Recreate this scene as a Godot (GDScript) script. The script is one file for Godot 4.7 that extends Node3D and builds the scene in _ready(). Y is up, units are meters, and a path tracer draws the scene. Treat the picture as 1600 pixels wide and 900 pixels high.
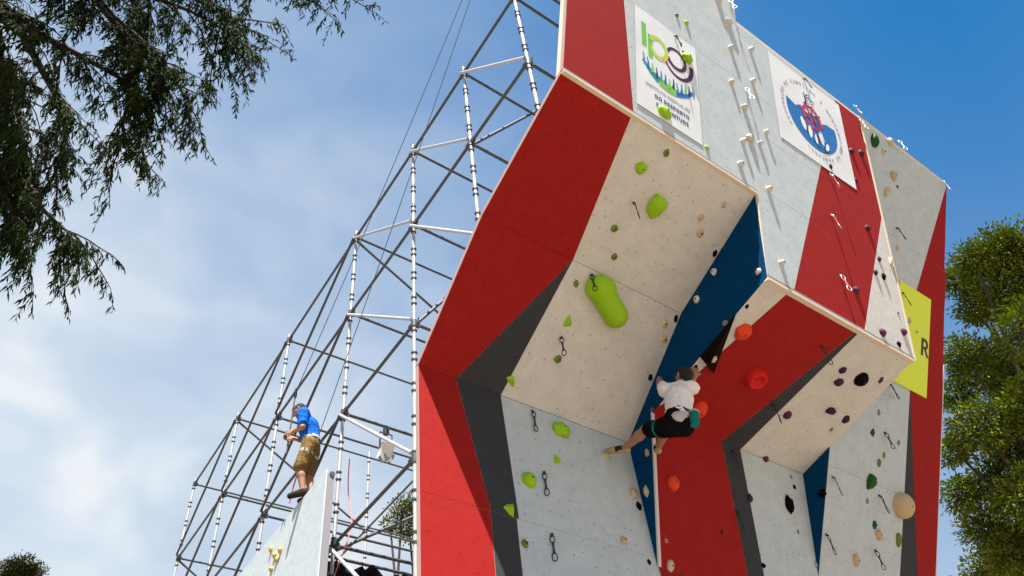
extends Node3D
# A climbing wall seen from below: everything is built from plane profiles (y, z) extruded along x.

const EYE := 1.6
const EXPOSURE := 2.9
const SKY_GAIN := 1.0 / EXPOSURE
# profile points of the wall: (height above the eye, z)
const T := Vector2(10.143, -1.707)
const LIP1 := Vector2(7.207, -2.553)
const SEAM1 := Vector2(6.485, -4.11)
const CREASE1 := Vector2(5.39, -5.43)
const SEAM0 := Vector2(3.89, -5.43)
const LIP2 := Vector2(6.035, -2.892)
const CREASE2 := Vector2(5.518, -4.959)
const FOOT2 := Vector2(3.78, -5.415)
const RIGHT_MID := Vector2(5.69, -4.40)
const RIGHT_FOOT := Vector2(4.01, -5.415)
const X_LEFT := 3.32
const X_BLUE := 6.3
const X_BULGE := 9.16

var PLANES := {}
var M := {}
var taken := {}
var rng := RandomNumberGenerator.new()

const HOLDS := [
	["HW",5.246,0.822,0.075,0.075,"green","ball","above the logo banner, right of its pair"],
	["HW",5.072,0.810,0.065,0.065,"olive","ball","above the logo banner, left of its pair"],
	["HW",5.198,1.530,0.168,0.177,"green","blob","bolted through the letters of the logo banner"],
	["HW",4.759,2.747,0.205,0.174,"green","blob","at the foot of the logo banner over the small print"],
	["HW",5.447,2.857,0.073,0.073,"green","foot","on the upper lip right of the logo banner"],
	["HW",5.934,-0.182,0.134,0.082,"white","ledge","topmost beside the upper wall arete"],
	["HW",6.108,0.140,0.152,0.081,"white","ledge","second from top along the upper wall arete"],
	["HW",6.100,0.670,0.088,0.078,"white","ledge","third from top along the upper wall arete"],
	["HW",6.033,1.369,0.075,0.075,"white","ledge","fourth from top along the upper wall arete"],
	["HW",6.540,0.380,0.082,0.082,"white","ledge","left of the round crest banner, upper of two"],
	["HW",6.489,1.040,0.078,0.078,"white","ledge","left of the round crest banner, lower of two"],
	["HW",6.238,1.697,0.102,0.074,"white","ledge","above the crowded trio on the upper wall arete"],
	["HW",6.130,2.351,0.079,0.079,"white","ledge","left one of the crowded trio on the upper wall arete"],
	["HW",6.282,2.194,0.116,0.134,"cream","blob","middle of the crowded trio on the upper wall arete"],
	["HW",6.466,2.180,0.072,0.072,"white","ledge","right one of the crowded trio on the upper wall arete"],
	["HW",6.634,1.888,0.075,0.075,"white","ledge","just right of the crowded trio, below the crest banner"],
	["HW",6.029,2.785,0.093,0.076,"white","ledge","resting almost on the upper lip left of the blue wall"],
	["HW",6.525,2.901,0.087,0.078,"white","ledge","beside the top of the blue wall"],
	["HW",6.583,3.964,0.082,0.074,"white","ledge","just above the left end of the lower lip"],
	["HW",8.038,1.659,0.072,0.092,"purple","blob","at the lower edge of the crest banner"],
	["HW",8.673,1.549,0.064,0.075,"purple","foot","near the bottom corner of the crest banner"],
	["HW",8.706,0.962,0.099,0.121,"purple","blob","on the right edge of the crest banner"],
	["HW",8.972,0.855,0.112,0.134,"maroon","ball","on the red strip right of the crest banner"],
	["HW",8.691,2.404,0.112,0.092,"maroon","blob","in the middle of the upper red panel"],
	["HW",8.083,3.685,0.111,0.120,"plum","ball","low on the upper red panel"],
	["HW",8.823,2.860,0.071,0.091,"purple","blob","at the top of the white triangle"],
	["HW",8.646,3.159,0.079,0.098,"purple","blob","on the edge between upper red panel and white triangle"],
	["HW",8.838,3.145,0.080,0.120,"black","blob","in the upper part of the white triangle"],
	["HW",9.121,2.764,0.072,0.165,"cream","pinch","on the right arete of the white triangle"],
	["HW",9.017,3.632,0.049,0.059,"grey","foot","alone in the middle of the white triangle"],
	["HW",8.507,4.130,0.121,0.112,"plum","blob","low on the white triangle, left of two"],
	["HW",9.039,3.914,0.108,0.108,"plum","blob","low on the white triangle, right of two"],
	["HW",8.856,4.163,0.096,0.115,"black","tri","at the bottom of the white triangle above the lower lip"],
	["RP",9.572,0.210,0.155,0.227,"forest","pinch","high on the grey overhang near the top edge"],
	["RP",9.986,0.004,0.160,0.135,"cream","blob","high on the grey overhang, right of the dark green hold"],
	["RP",9.838,0.274,0.097,0.097,"cream","foot","high on the grey overhang, below the dark green hold"],
	["RP",10.132,0.565,0.145,0.145,"sand","blob","on the grey overhang, above a tiny blue foothold"],
	["RP",9.995,0.925,0.107,0.190,"cream","pinch","against the red arete on the grey overhang"],
	["RP",10.269,0.699,0.061,0.061,"blue","foot","on the upper grey overhang"],
	["RP",10.374,1.754,0.071,0.118,"sand","foot","on the grey overhang above the yellow sign"],
	["RP",10.772,2.849,0.093,0.128,"cream","blob","on the yellow sign beside the white triangle"],
	["RP",10.972,2.946,0.082,0.106,"cream","foot","on the yellow sign left of the letter"],
	["RP",10.182,4.478,0.065,0.097,"grey","foot","under the yellow sign beside the beige roof"],
	["RP",10.064,4.805,0.107,0.149,"forest","tri","below the beige roof on the lower grey overhang"],
	["RP",10.705,4.775,0.067,0.078,"grey","foot","near the dark stripe on the lower grey overhang"],
	["RP",10.368,5.045,0.065,0.087,"olive","foot","upper of two on the lower grey overhang"],
	["RP",10.260,5.185,0.075,0.118,"olive","blob","lower of two on the lower grey overhang"],
	["RP",10.098,5.498,0.169,0.243,"forest","blob","in the middle of the lower grey overhang"],
	["RP",10.056,5.774,0.063,0.084,"grey","foot","below the largest dark green hold"],
	["RP",10.854,5.649,0.421,0.377,"sand","ball","sticking out at the dark stripe"],
	["RP",10.251,6.053,0.095,0.117,"forest","foot","small and round, on the lower grey overhang"],
	["RP",10.353,6.161,0.117,0.160,"sand","blob","below the small round green hold"],
	["RP",10.822,6.130,0.099,0.198,"olive","pinch","upright beside the dark stripe"],
	["RP",9.895,6.594,0.123,0.165,"sand","blob","low on the right overhang near the picture bottom"],
	["R2",7.211,1.145,0.293,0.241,"red","cup","in the middle of the red roof"],
	["R2",6.544,0.689,0.211,0.162,"orange","blob","at the edge of the red roof near the black volume"],
	["R2",6.848,1.838,0.206,0.240,"orange","ball","behind the climber on the red roof"],
	["R2",6.351,0.408,0.048,0.056,"black","foot","on the pale sliver of the red roof"],
	["R2",6.349,1.339,0.049,0.057,"black","foot","on the pale sliver by the climber"],
	["R2",8.280,0.555,0.101,0.083,"purple","blob","topmost on the beige right roof"],
	["R2",8.385,0.720,0.139,0.102,"purple","blob","on the beige right roof, left of the big black disc"],
	["R2",8.658,0.548,0.198,0.179,"black","ball","on the beige right roof, the big black disc"],
	["R2",8.646,1.113,0.143,0.086,"purple","ledge","in the middle of the beige right roof"],
	["R2",8.997,1.134,0.107,0.107,"purple","blob","on the beige right roof near the grey overhang"],
	["R2",8.095,1.418,0.120,0.111,"plum","ball","on the beige right roof beside the dark stripe"],
	["R2",8.934,1.351,0.059,0.059,"grey","foot","low on the beige right roof"],
	["R2",8.961,0.441,0.067,0.087,"plum","foot","on the far end of the beige right roof"],
	["W2",8.367,-0.010,0.115,0.105,"plum","blob","on the crease under the beige right roof"],
	["W2",8.883,0.111,0.049,0.059,"grey","foot","under the crease of the right roof"],
	["W2",8.921,0.243,0.059,0.069,"black","foot","under the crease, beside the small blue wall"],
	["W2",8.740,0.531,0.135,0.232,"black","pinch","on the lower grey wall beside the small blue wall"],
	["W2",8.864,0.856,0.048,0.068,"grey","foot","low beside the small blue wall"],
	["W2",7.956,0.630,0.091,0.110,"purple","blob","on the edge of the dark stripe of the lower wall"],
	["W2",7.376,1.191,0.052,0.060,"maroon","foot","low on the lower red wall"],
	["W2",8.079,1.438,0.072,0.063,"black","foot","low on the edge of the dark stripe"],
	["W2",6.587,0.792,0.173,0.198,"orange","ball","alone on the lower red wall"],
	["W2",6.434,1.490,0.048,0.056,"pink","foot","low at the white edge of the lower red wall"],
	["W2",6.473,1.759,0.095,0.143,"cream","blob","at the picture bottom on the lower red wall"],
	["B2",-4.802,5.133,0.129,0.119,"black","blob","on the small blue wall"],
	["B1",-3.477,6.656,0.092,0.092,"white","blob","on the blue wall, upper of two by the beige roof"],
	["B1",-3.833,6.493,0.084,0.101,"white","blob","on the blue wall, lower of two by the beige roof"],
	["B1",-2.960,6.191,0.080,0.080,"white","blob","on the blue wall next to its sunlit edge"],
	["B1",-3.593,5.902,0.072,0.080,"grey","blob","on the blue wall above the black volume"],
	["B1",-5.334,4.657,0.073,0.146,"cream","pinch","low in the narrow blue wall"],
	["B1",-5.182,5.098,0.066,0.107,"sand","foot","on the narrow blue wall below the climber"],
	["RU",4.909,0.170,0.078,0.078,"olive","foot","highest on the beige left roof"],
	["RU",4.722,0.458,0.138,0.123,"green","blob","high on the beige left roof"],
	["RU",5.153,0.727,0.268,0.260,"green","facet","chunky and faceted, in the middle of the beige left roof"],
	["RU",4.827,1.182,0.085,0.077,"olive","foot","left on the beige left roof, upper of two"],
	["RU",5.023,1.467,0.078,0.078,"olive","foot","left on the beige left roof, lower of two"],
	["RU",5.977,0.328,0.066,0.075,"sand","foot","far right on the beige left roof"],
	["RU",5.786,0.591,0.074,0.074,"sand","foot","right on the beige left roof, upper of two"],
	["RU",5.897,0.750,0.091,0.091,"sand","foot","right on the beige left roof, lower of two"],
	["RU",6.249,0.875,0.059,0.084,"black","foot","at the blue wall on the beige left roof"],
	["RL",4.723,0.226,0.069,0.077,"olive","foot","beside the dark triangle, left of the long green hold"],
	["RL",4.819,0.665,0.131,0.154,"green","tri","below the long green hold"],
	["RL",4.893,1.099,0.101,0.085,"olive","foot","beside a hanging quickdraw on the lower beige roof"],
	["RL",4.433,1.522,0.106,0.166,"green","tri","at the left corner of the lower beige roof"],
	["RL",6.117,0.205,0.092,0.092,"cream","foot","by the blue wall on the lower beige roof, upper one"],
	["RL",6.207,0.376,0.076,0.084,"sand","foot","by the blue wall on the lower beige roof, lower one"],
	["RL",6.252,0.086,0.059,0.093,"black","foot","on the roof seam by the blue wall"],
	["RL",6.231,0.877,0.067,0.076,"black","foot","by the climber's left hand"],
	["LO",5.202,0.188,0.243,0.204,"green","blob","largest on the lower grey wall"],
	["LO",5.070,0.632,0.121,0.151,"green","tri","in the middle of the lower grey wall"],
	["LO",4.631,1.016,0.179,0.179,"green","ball","round, on the left of the lower grey wall"],
	["LO",4.348,1.422,0.151,0.165,"green","tri","on the dark stripe of the lower left wall"],
	["LO",4.485,1.756,0.081,0.095,"olive","foot","below the seam of the lower grey wall"],
	["LO",6.174,0.741,0.105,0.146,"sand","blob","on the lower grey wall by the blue wall"],
	["LO",6.221,0.893,0.081,0.105,"black","foot","on the lower grey wall by the blue wall"],
	["LO",5.852,1.405,0.092,0.107,"sand","blob","on the seam of the lower grey wall"],
	["LO",6.179,1.574,0.054,0.070,"black","foot","below the seam at the right of the lower grey wall"],
	["LO",5.850,0.330,0.113,0.073,"cream","ledge","under the climber's shoe"]]
const DRAWS := [
	["HW",5.002,1.255,"dark","on the logo banner"],
	["HW",6.327,1.298,"steel","on the upper wall arete"],
	["HW",6.209,-0.411,"steel","at the top of the picture on the wall corner"],
	["HW",7.981,1.844,"red","right under the crest banner"],
	["HW",7.825,2.626,"red","in the middle of the upper red panel"],
	["HW",7.788,3.603,"red","low on the upper red panel"],
	["HW",7.760,0.103,"dark","across the crest banner, upper one"],
	["HW",7.730,0.471,"dark","across the crest banner, lower one"],
	["RP",8.993,-0.130,"steel","at the top edge, first of four"],
	["RP",9.163,0.038,"steel","at the top edge, second of four"],
	["RP",10.206,-0.125,"steel","at the top edge, third of four"],
	["RP",11.522,-0.011,"steel","at the far top corner, last of four"],
	["RP",10.307,1.434,"dark","on the upper grey overhang"],
	["RP",10.545,2.453,"dark","at the upper tip of the yellow sign"],
	["RP",10.258,4.019,"steel","below the yellow sign, left of two"],
	["RP",10.383,3.989,"dark","below the yellow sign, right of two"],
	["RP",10.350,4.732,"dark","second down on the lower grey overhang"],
	["RP",10.310,5.643,"dark","left of the large tan ball"],
	["RP",10.305,6.394,"dark","lowest on the lower grey overhang"],
	["RP",9.254,5.650,"dark","at the blue edge of the overhang, upper one"],
	["RP",9.224,6.412,"dark","at the blue edge of the overhang, lower one"],
	["R2",7.726,0.423,"dark","on the red roof near the lower lip"],
	["R2",7.753,1.377,"dark","on the dark stripe of the red roof"],
	["W2",7.713,0.086,"dark","on the dark stripe under the crease"],
	["W2",7.670,0.869,"dark","on the dark stripe of the lower red wall"],
	["RU",4.859,0.833,"dark","on the upper beige roof"],
	["RL",4.871,0.062,"dark","at the head of the long green hold"],
	["RL",4.822,0.862,"dark","on the lower beige roof"],
	["LO",4.804,0.078,"dark","highest on the lower grey wall"],
	["LO",4.856,0.865,"dark","in the middle of the lower grey wall"],
	["LO",4.842,1.585,"dark","lowest on the lower grey wall"],
	["B2",-5.263,4.585,"steel","low on the small blue wall"]]


# ---------------------------------------------------------------- mesh collecting
class Geo:
	var v := PackedVector3Array()
	var n := PackedVector3Array()
	var uv := PackedVector2Array()
	var col := PackedColorArray()
	var use_col := false
	func tri(a: Vector3, b: Vector3, c: Vector3, na: Vector3, nb: Vector3, nc: Vector3, ua := Vector2.ZERO, ub := Vector2.ZERO, uc := Vector2.ZERO) -> void:
		var g := (b - a).cross(c - a)
		if g.dot(na + nb + nc) > 0.0:
			v.append(a); v.append(c); v.append(b); n.append(na); n.append(nc); n.append(nb); uv.append(ua); uv.append(uc); uv.append(ub)
		else:
			v.append(a); v.append(b); v.append(c); n.append(na); n.append(nb); n.append(nc); uv.append(ua); uv.append(ub); uv.append(uc)
	func flat(a: Vector3, b: Vector3, c: Vector3, out: Vector3, ua := Vector2.ZERO, ub := Vector2.ZERO, uc := Vector2.ZERO) -> void:
		var g := (b - a).cross(c - a).normalized()
		if g.dot(out) < 0.0: g = -g
		tri(a, b, c, g, g, g, ua, ub, uc)
	func quad(a: Vector3, b: Vector3, c: Vector3, d: Vector3, out: Vector3, ua := Vector2.ZERO, ub := Vector2.ZERO, uc := Vector2.ZERO, ud := Vector2.ZERO) -> void:
		flat(a, b, c, out, ua, ub, uc)
		flat(a, c, d, out, ua, uc, ud)
	func box(c: Vector3, h: Vector3, bs := Basis()) -> void:
		for ax in 3:
			for sg in [-1.0, 1.0]:
				var nn := Vector3.ZERO; nn[ax] = sg
				var a1 := (ax + 1) % 3
				var a2 := (ax + 2) % 3
				var p: Array[Vector3] = []
				for q in [[-1, -1], [1, -1], [1, 1], [-1, 1]]:
					var w := Vector3.ZERO
					w[ax] = sg * h[ax]; w[a1] = q[0] * h[a1]; w[a2] = q[1] * h[a2]
					p.append(c + bs * w)
				quad(p[0], p[1], p[2], p[3], bs * nn, Vector2(0, 0), Vector2(2.0 * h[a1], 0), Vector2(2.0 * h[a1], 2.0 * h[a2]), Vector2(0, 2.0 * h[a2]))
	func tube(a: Vector3, b: Vector3, ra: float, rb := -1.0, sides := 10, caps := true) -> void:
		if rb < 0.0: rb = ra
		var d := (b - a).normalized()
		var s := d.cross(Vector3.UP)
		if s.length() < 0.05: s = d.cross(Vector3.RIGHT)
		s = s.normalized()
		var t := d.cross(s)
		var len := (b - a).length()
		for i in sides:
			var f0 := TAU * i / sides
			var f1 := TAU * (i + 1) / sides
			var n0 := s * cos(f0) + t * sin(f0)
			var n1 := s * cos(f1) + t * sin(f1)
			var u0 := float(i) / sides
			var u1 := float(i + 1) / sides
			tri(a + n0 * ra, b + n0 * rb, b + n1 * rb, n0, n0, n1, Vector2(u0, 0), Vector2(u0, len), Vector2(u1, len))
			tri(a + n0 * ra, b + n1 * rb, a + n1 * ra, n0, n1, n1, Vector2(u0, 0), Vector2(u1, len), Vector2(u1, 0))
			if caps:
				tri(a, a + n0 * ra, a + n1 * ra, -d, -d, -d)
				tri(b, b + n0 * rb, b + n1 * rb, d, d, d)
	func path(pts: Array, r0: float, r1: float, sides := 7) -> void:
		for i in pts.size() - 1:
			var k0 := float(i) / (pts.size() - 1)
			var k1 := float(i + 1) / (pts.size() - 1)
			tube(pts[i], pts[i + 1], lerpf(r0, r1, k0), lerpf(r0, r1, k1), sides, i == 0 or i == pts.size() - 2)
	func mesh() -> ArrayMesh:
		var a := []
		a.resize(Mesh.ARRAY_MAX)
		a[Mesh.ARRAY_VERTEX] = v; a[Mesh.ARRAY_NORMAL] = n; a[Mesh.ARRAY_TEX_UV] = uv
		if use_col: a[Mesh.ARRAY_COLOR] = col
		var m := ArrayMesh.new()
		m.add_surface_from_arrays(Mesh.PRIMITIVE_TRIANGLES, a)
		return m

func numbered(called: String) -> String:
	taken[called] = int(taken.get(called, -1)) + 1
	var k: int = taken[called]
	return called if k == 0 else "%s_%03d" % [called, k]

func thing(called: String, label: String, category: String, at := Vector3.ZERO, group := "") -> Node3D:
	var o := Node3D.new()
	o.name = numbered(called); add_child(o); o.position = at
	o.set_meta("label", label); o.set_meta("category", category)
	if group != "": o.set_meta("group", group)
	return o

func part(called: String, mesh: Mesh, mat: Material, parent: Node3D, at := Vector3.ZERO) -> MeshInstance3D:
	var o := MeshInstance3D.new()
	o.name = called; o.mesh = mesh; o.material_override = mat; o.position = at
	parent.add_child(o, true)
	return o

func gpart(called: String, g: Geo, mat: Material, parent: Node3D) -> MeshInstance3D:
	# geometry given in world coordinates, parent may be moved
	var o := part(called, g.mesh(), mat, parent)
	var p: Node = parent
	var off := Vector3.ZERO
	while p != self and p is Node3D:
		off += (p as Node3D).position
		p = p.get_parent()
	o.position = -off
	return o

# ---------------------------------------------------------------- materials
func noise_tex(freq: float, seed_: int, lo: Color, hi: Color, size := 256, oct := 4) -> NoiseTexture2D:
	var f := FastNoiseLite.new()
	f.seed = seed_; f.frequency = freq; f.fractal_octaves = oct
	var t := NoiseTexture2D.new()
	t.width = size; t.height = size; t.seamless = true; t.noise = f
	var g := Gradient.new()
	g.set_color(0, lo); g.set_color(1, hi)
	t.color_ramp = g
	return t

func bump_tex(freq: float, seed_: int, strength: float, size := 256) -> NoiseTexture2D:
	var f := FastNoiseLite.new()
	f.seed = seed_; f.frequency = freq; f.fractal_octaves = 4
	var t := NoiseTexture2D.new()
	t.width = size; t.height = size; t.seamless = true; t.noise = f; t.as_normal_map = true; t.bump_strength = strength
	return t

func lin(r: float, g: float, b: float) -> Color:
	return Color(r, g, b).linear_to_srgb()

func mat(c: Color, rough := 0.7, metal := 0.0) -> StandardMaterial3D:
	var m := StandardMaterial3D.new()
	m.albedo_color = c; m.roughness = rough; m.metallic = metal
	return m

func panel_image() -> ImageTexture:
	var size := 1024
	var im := Image.create(size, size, false, Image.FORMAT_RGB8)
	var fine := FastNoiseLite.new(); fine.seed = 3; fine.frequency = 0.35; fine.fractal_octaves = 2
	var broad := FastNoiseLite.new(); broad.seed = 8; broad.frequency = 0.008; broad.fractal_octaves = 4
	var chalk := FastNoiseLite.new(); chalk.seed = 34; chalk.frequency = 0.014; chalk.fractal_octaves = 5; chalk.fractal_gain = 0.6
	var streak := FastNoiseLite.new(); streak.seed = 21; streak.frequency = 0.02; streak.fractal_octaves = 3
	for y in size:
		for x in size:
			var k := 0.92 + 0.02 * fine.get_noise_2d(x, y) + 0.035 * broad.get_noise_2d(x, y)
			var ch := chalk.get_noise_2d(x, y) - 0.30
			if ch > 0.0: k += minf(ch * 0.3, 0.05) * (0.6 + 0.8 * fine.get_noise_2d(x * 0.7, y * 0.7))
			var w := streak.get_noise_2d(x * 1.6, y * 0.5)
			if w > 0.38: k -= (w - 0.38) * 0.12
			im.set_pixel(x, y, Color(k, k, k))
	var r := RandomNumberGenerator.new(); r.seed = 77
	# threaded inserts: small dark holes on a loose grid, and rubber scuffs
	for gy in 15:
		for gx in 16:
			if r.randf() < 0.12: continue
			var cx := (gx + 0.5 + r.randf_range(-0.28, 0.28)) * size / 16.0
			var cy := (gy + 0.5 + r.randf_range(-0.28, 0.28)) * size / 15.0
			var rad := r.randf_range(2.0, 3.4)
			var dark := r.randf_range(0.32, 0.6)
			for py in range(int(cy - 5), int(cy + 6)):
				for px in range(int(cx - 5), int(cx + 6)):
					var d := Vector2(px - cx, py - cy).length()
					if d < rad: im.set_pixel(posmod(px, size), posmod(py, size), Color(dark, dark * 0.98, dark * 0.95))
	for i in 110:
		var c := Vector2(r.randf(), r.randf()) * size
		var dir := Vector2.from_angle(r.randf_range(0, PI))
		var n := r.randi_range(6, 26)
		for j in n:
			var q := c + dir * j * 1.2
			for wdt in 2:
				var px := posmod(int(q.x), size)
				var py := posmod(int(q.y) + wdt, size)
				var o := im.get_pixel(px, py)
				im.set_pixel(px, py, o * 0.80)
	return ImageTexture.create_from_image(im)

func make_materials() -> void:
	var ptex := panel_image()
	var grain := bump_tex(0.25, 5, 1.2)
	var paint := {
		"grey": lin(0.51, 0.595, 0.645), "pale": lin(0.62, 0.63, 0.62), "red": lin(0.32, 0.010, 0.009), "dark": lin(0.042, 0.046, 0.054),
		"blue": lin(0.0015, 0.05, 0.15)}
	for k in paint:
		var m := mat(paint[k], 0.85)
		m.metallic_specular = 0.3 if k != "blue" else 0.12
		m.albedo_texture = ptex
		m.normal_enabled = true; m.normal_texture = grain; m.normal_scale = 0.03
		m.uv1_scale = Vector3(1, 1, 1)
		M["panel_" + k] = m
	var ply := mat(lin(0.74, 0.67, 0.55), 0.8)
	ply.albedo_texture = noise_tex(0.03, 11, Color(0.86, 0.83, 0.79), Color(1, 1, 1))
	ply.uv1_triplanar = true; ply.uv1_scale = Vector3(0.6, 9.0, 9.0)
	M.ply = ply
	M.batten = mat(lin(0.10, 0.085, 0.07), 0.9)
	M.left_edge = mat(lin(0.36, 0.24, 0.23), 0.85)
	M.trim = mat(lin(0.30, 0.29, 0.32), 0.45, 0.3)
	M.white_edge = mat(lin(0.55, 0.53, 0.54), 0.8)
	var steel := mat(lin(0.50, 0.51, 0.525), 0.5, 0.25)
	steel.albedo_texture = noise_tex(0.02, 31, Color(0.84, 0.84, 0.85), Color(1, 1, 1))
	steel.uv1_triplanar = true; steel.uv1_scale = Vector3(3, 3, 3)
	M.steel = steel
	var old := mat(lin(0.105, 0.112, 0.125), 0.55, 0.25)
	old.albedo_texture = noise_tex(0.05, 33, Color(0.62, 0.62, 0.63), Color(1, 1, 1))
	old.uv1_triplanar = true; old.uv1_scale = Vector3(3, 3, 3)
	M.old_steel = old
	M.collar = mat(lin(0.035, 0.035, 0.04), 0.55, 0.3)
	M.dark_metal = mat(lin(0.03, 0.03, 0.033), 0.55, 0.2)
	M.bright_metal = mat(lin(0.5, 0.5, 0.52), 0.4, 0.6)
	var chalk := noise_tex(0.06, 41, Color(0.72, 0.72, 0.72), Color(1.0, 1.0, 1.0))
	var rough_bump := bump_tex(0.12, 43, 2.0)
	var holds := {"green": lin(0.34, 0.66, 0.010), "olive": lin(0.16, 0.25, 0.03), "forest": lin(0.012, 0.10, 0.02), "white": lin(0.74, 0.72, 0.69),
		"cream": lin(0.66, 0.58, 0.40), "sand": lin(0.62, 0.48, 0.29), "purple": lin(0.045, 0.012, 0.045), "plum": lin(0.12, 0.015, 0.07),
		"maroon": lin(0.06, 0.008, 0.018), "black": lin(0.006, 0.006, 0.007), "grey": lin(0.24, 0.24, 0.25), "blue": lin(0.02, 0.09, 0.3),
		"red": lin(0.72, 0.012, 0.012), "orange": lin(0.85, 0.06, 0.012), "pink": lin(0.6, 0.22, 0.2), "yellow": lin(0.66, 0.52, 0.10)}
	for k in holds:
		var m := mat(holds[k], 0.62)
		m.metallic_specular = 0.35 if k != "black" else 0.12
		m.albedo_texture = chalk; m.uv1_triplanar = true; m.uv1_scale = Vector3(6, 6, 6)
		m.normal_enabled = true; m.normal_texture = rough_bump; m.normal_scale = 0.5
		M["hold_" + k] = m
	M.sling_dark = mat(lin(0.03, 0.03, 0.035), 0.85)
	M.sling_red = mat(lin(0.6, 0.12, 0.1), 0.85)
	M.sling_steel = mat(lin(0.55, 0.55, 0.56), 0.85)
	var vinyl := mat(lin(0.68, 0.73, 0.78), 0.6)
	vinyl.albedo_texture = noise_tex(0.01, 51, Color(0.95, 0.95, 0.95), Color(1, 1, 1))
	M.vinyl = vinyl
	M.sign_yellow = mat(lin(0.60, 0.72, 0.03), 0.6)
	M.print_green = mat(lin(0.16, 0.48, 0.05), 0.5)
	M.print_lime = mat(lin(0.40, 0.60, 0.05), 0.5)
	M.print_gold = mat(lin(0.65, 0.42, 0.05), 0.5)
	M.print_purple = mat(lin(0.06, 0.006, 0.05), 0.5)
	M.print_blue = mat(lin(0.01, 0.14, 0.42), 0.5)
	M.print_teal = mat(lin(0.02, 0.25, 0.35), 0.5)
	M.print_navy = mat(lin(0.015, 0.03, 0.12), 0.5)
	M.print_red = mat(lin(0.45, 0.02, 0.05), 0.5)
	M.print_grey = mat(lin(0.22, 0.23, 0.26), 0.5)
	M.print_white = mat(lin(0.76, 0.76, 0.77), 0.5)
	M.print_black = mat(lin(0.02, 0.015, 0.015), 0.5)
	M.rope = mat(lin(0.10, 0.10, 0.12), 0.9)
	M.pink_rope = mat(lin(0.65, 0.16, 0.2), 0.9)
	M.skin = mat(lin(0.30, 0.15, 0.09), 0.6)
	M.hair = mat(lin(0.012, 0.007, 0.005), 0.85)
	var cloth := bump_tex(0.03, 61, 4.0)
	for c in [["shirt_white", lin(0.70, 0.69, 0.69)], ["shirt_blue", lin(0.012, 0.11, 0.50)], ["shorts_grey", lin(0.42, 0.42, 0.43)], ["shorts_black", lin(0.006, 0.006, 0.007)], ["shorts_khaki", lin(0.16, 0.108, 0.04)], ["teal", lin(0.012, 0.16, 0.15)], ["webbing", lin(0.02, 0.03, 0.032)], ["webbing_grey", lin(0.35, 0.36, 0.36)], ["shoe_yellow", lin(0.34, 0.27, 0.13)], ["shoe_dark", lin(0.03, 0.025, 0.02)], ["net", lin(0.012, 0.012, 0.013)]]:
		var m := mat(c[1], 0.92)
		m.metallic_specular = 0.12
		m.normal_enabled = true; m.normal_texture = cloth; m.normal_scale = 0.8
		m.uv1_triplanar = true; m.uv1_scale = Vector3(3.2, 3.2, 3.2)
		M[c[0]] = m
	M.lamp_white = mat(lin(0.75, 0.75, 0.74), 0.45)
	var bark := mat(lin(0.075, 0.058, 0.045), 0.95)
	bark.albedo_texture = noise_tex(0.05, 71, Color(0.5, 0.48, 0.46), Color(1, 1, 1))
	bark.uv1_triplanar = true; bark.uv1_scale = Vector3(4, 1.2, 4)
	M.bark = bark
	for c in [["leaf_near", 0.25], ["leaf_far", 0.35]]:
		var m := mat(Color.WHITE, 0.8)
		m.metallic_specular = 0.15
		m.vertex_color_use_as_albedo = true
		m.cull_mode = BaseMaterial3D.CULL_DISABLED
		m.backlight_enabled = true
		m.backlight = lin(0.025, 0.05, 0.008) if c[0] == "leaf_near" else lin(0.07, 0.11, 0.012)
		M[c[0]] = m
	var ground := mat(lin(0.28, 0.215, 0.15), 0.9)
	ground.albedo_texture = noise_tex(0.02, 81, Color(0.8, 0.8, 0.8), Color(1, 1, 1), 512)
	ground.uv1_world_triplanar = true; ground.uv1_triplanar = true; ground.uv1_scale = Vector3(0.25, 0.25, 0.25)
	M.ground = ground

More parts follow.
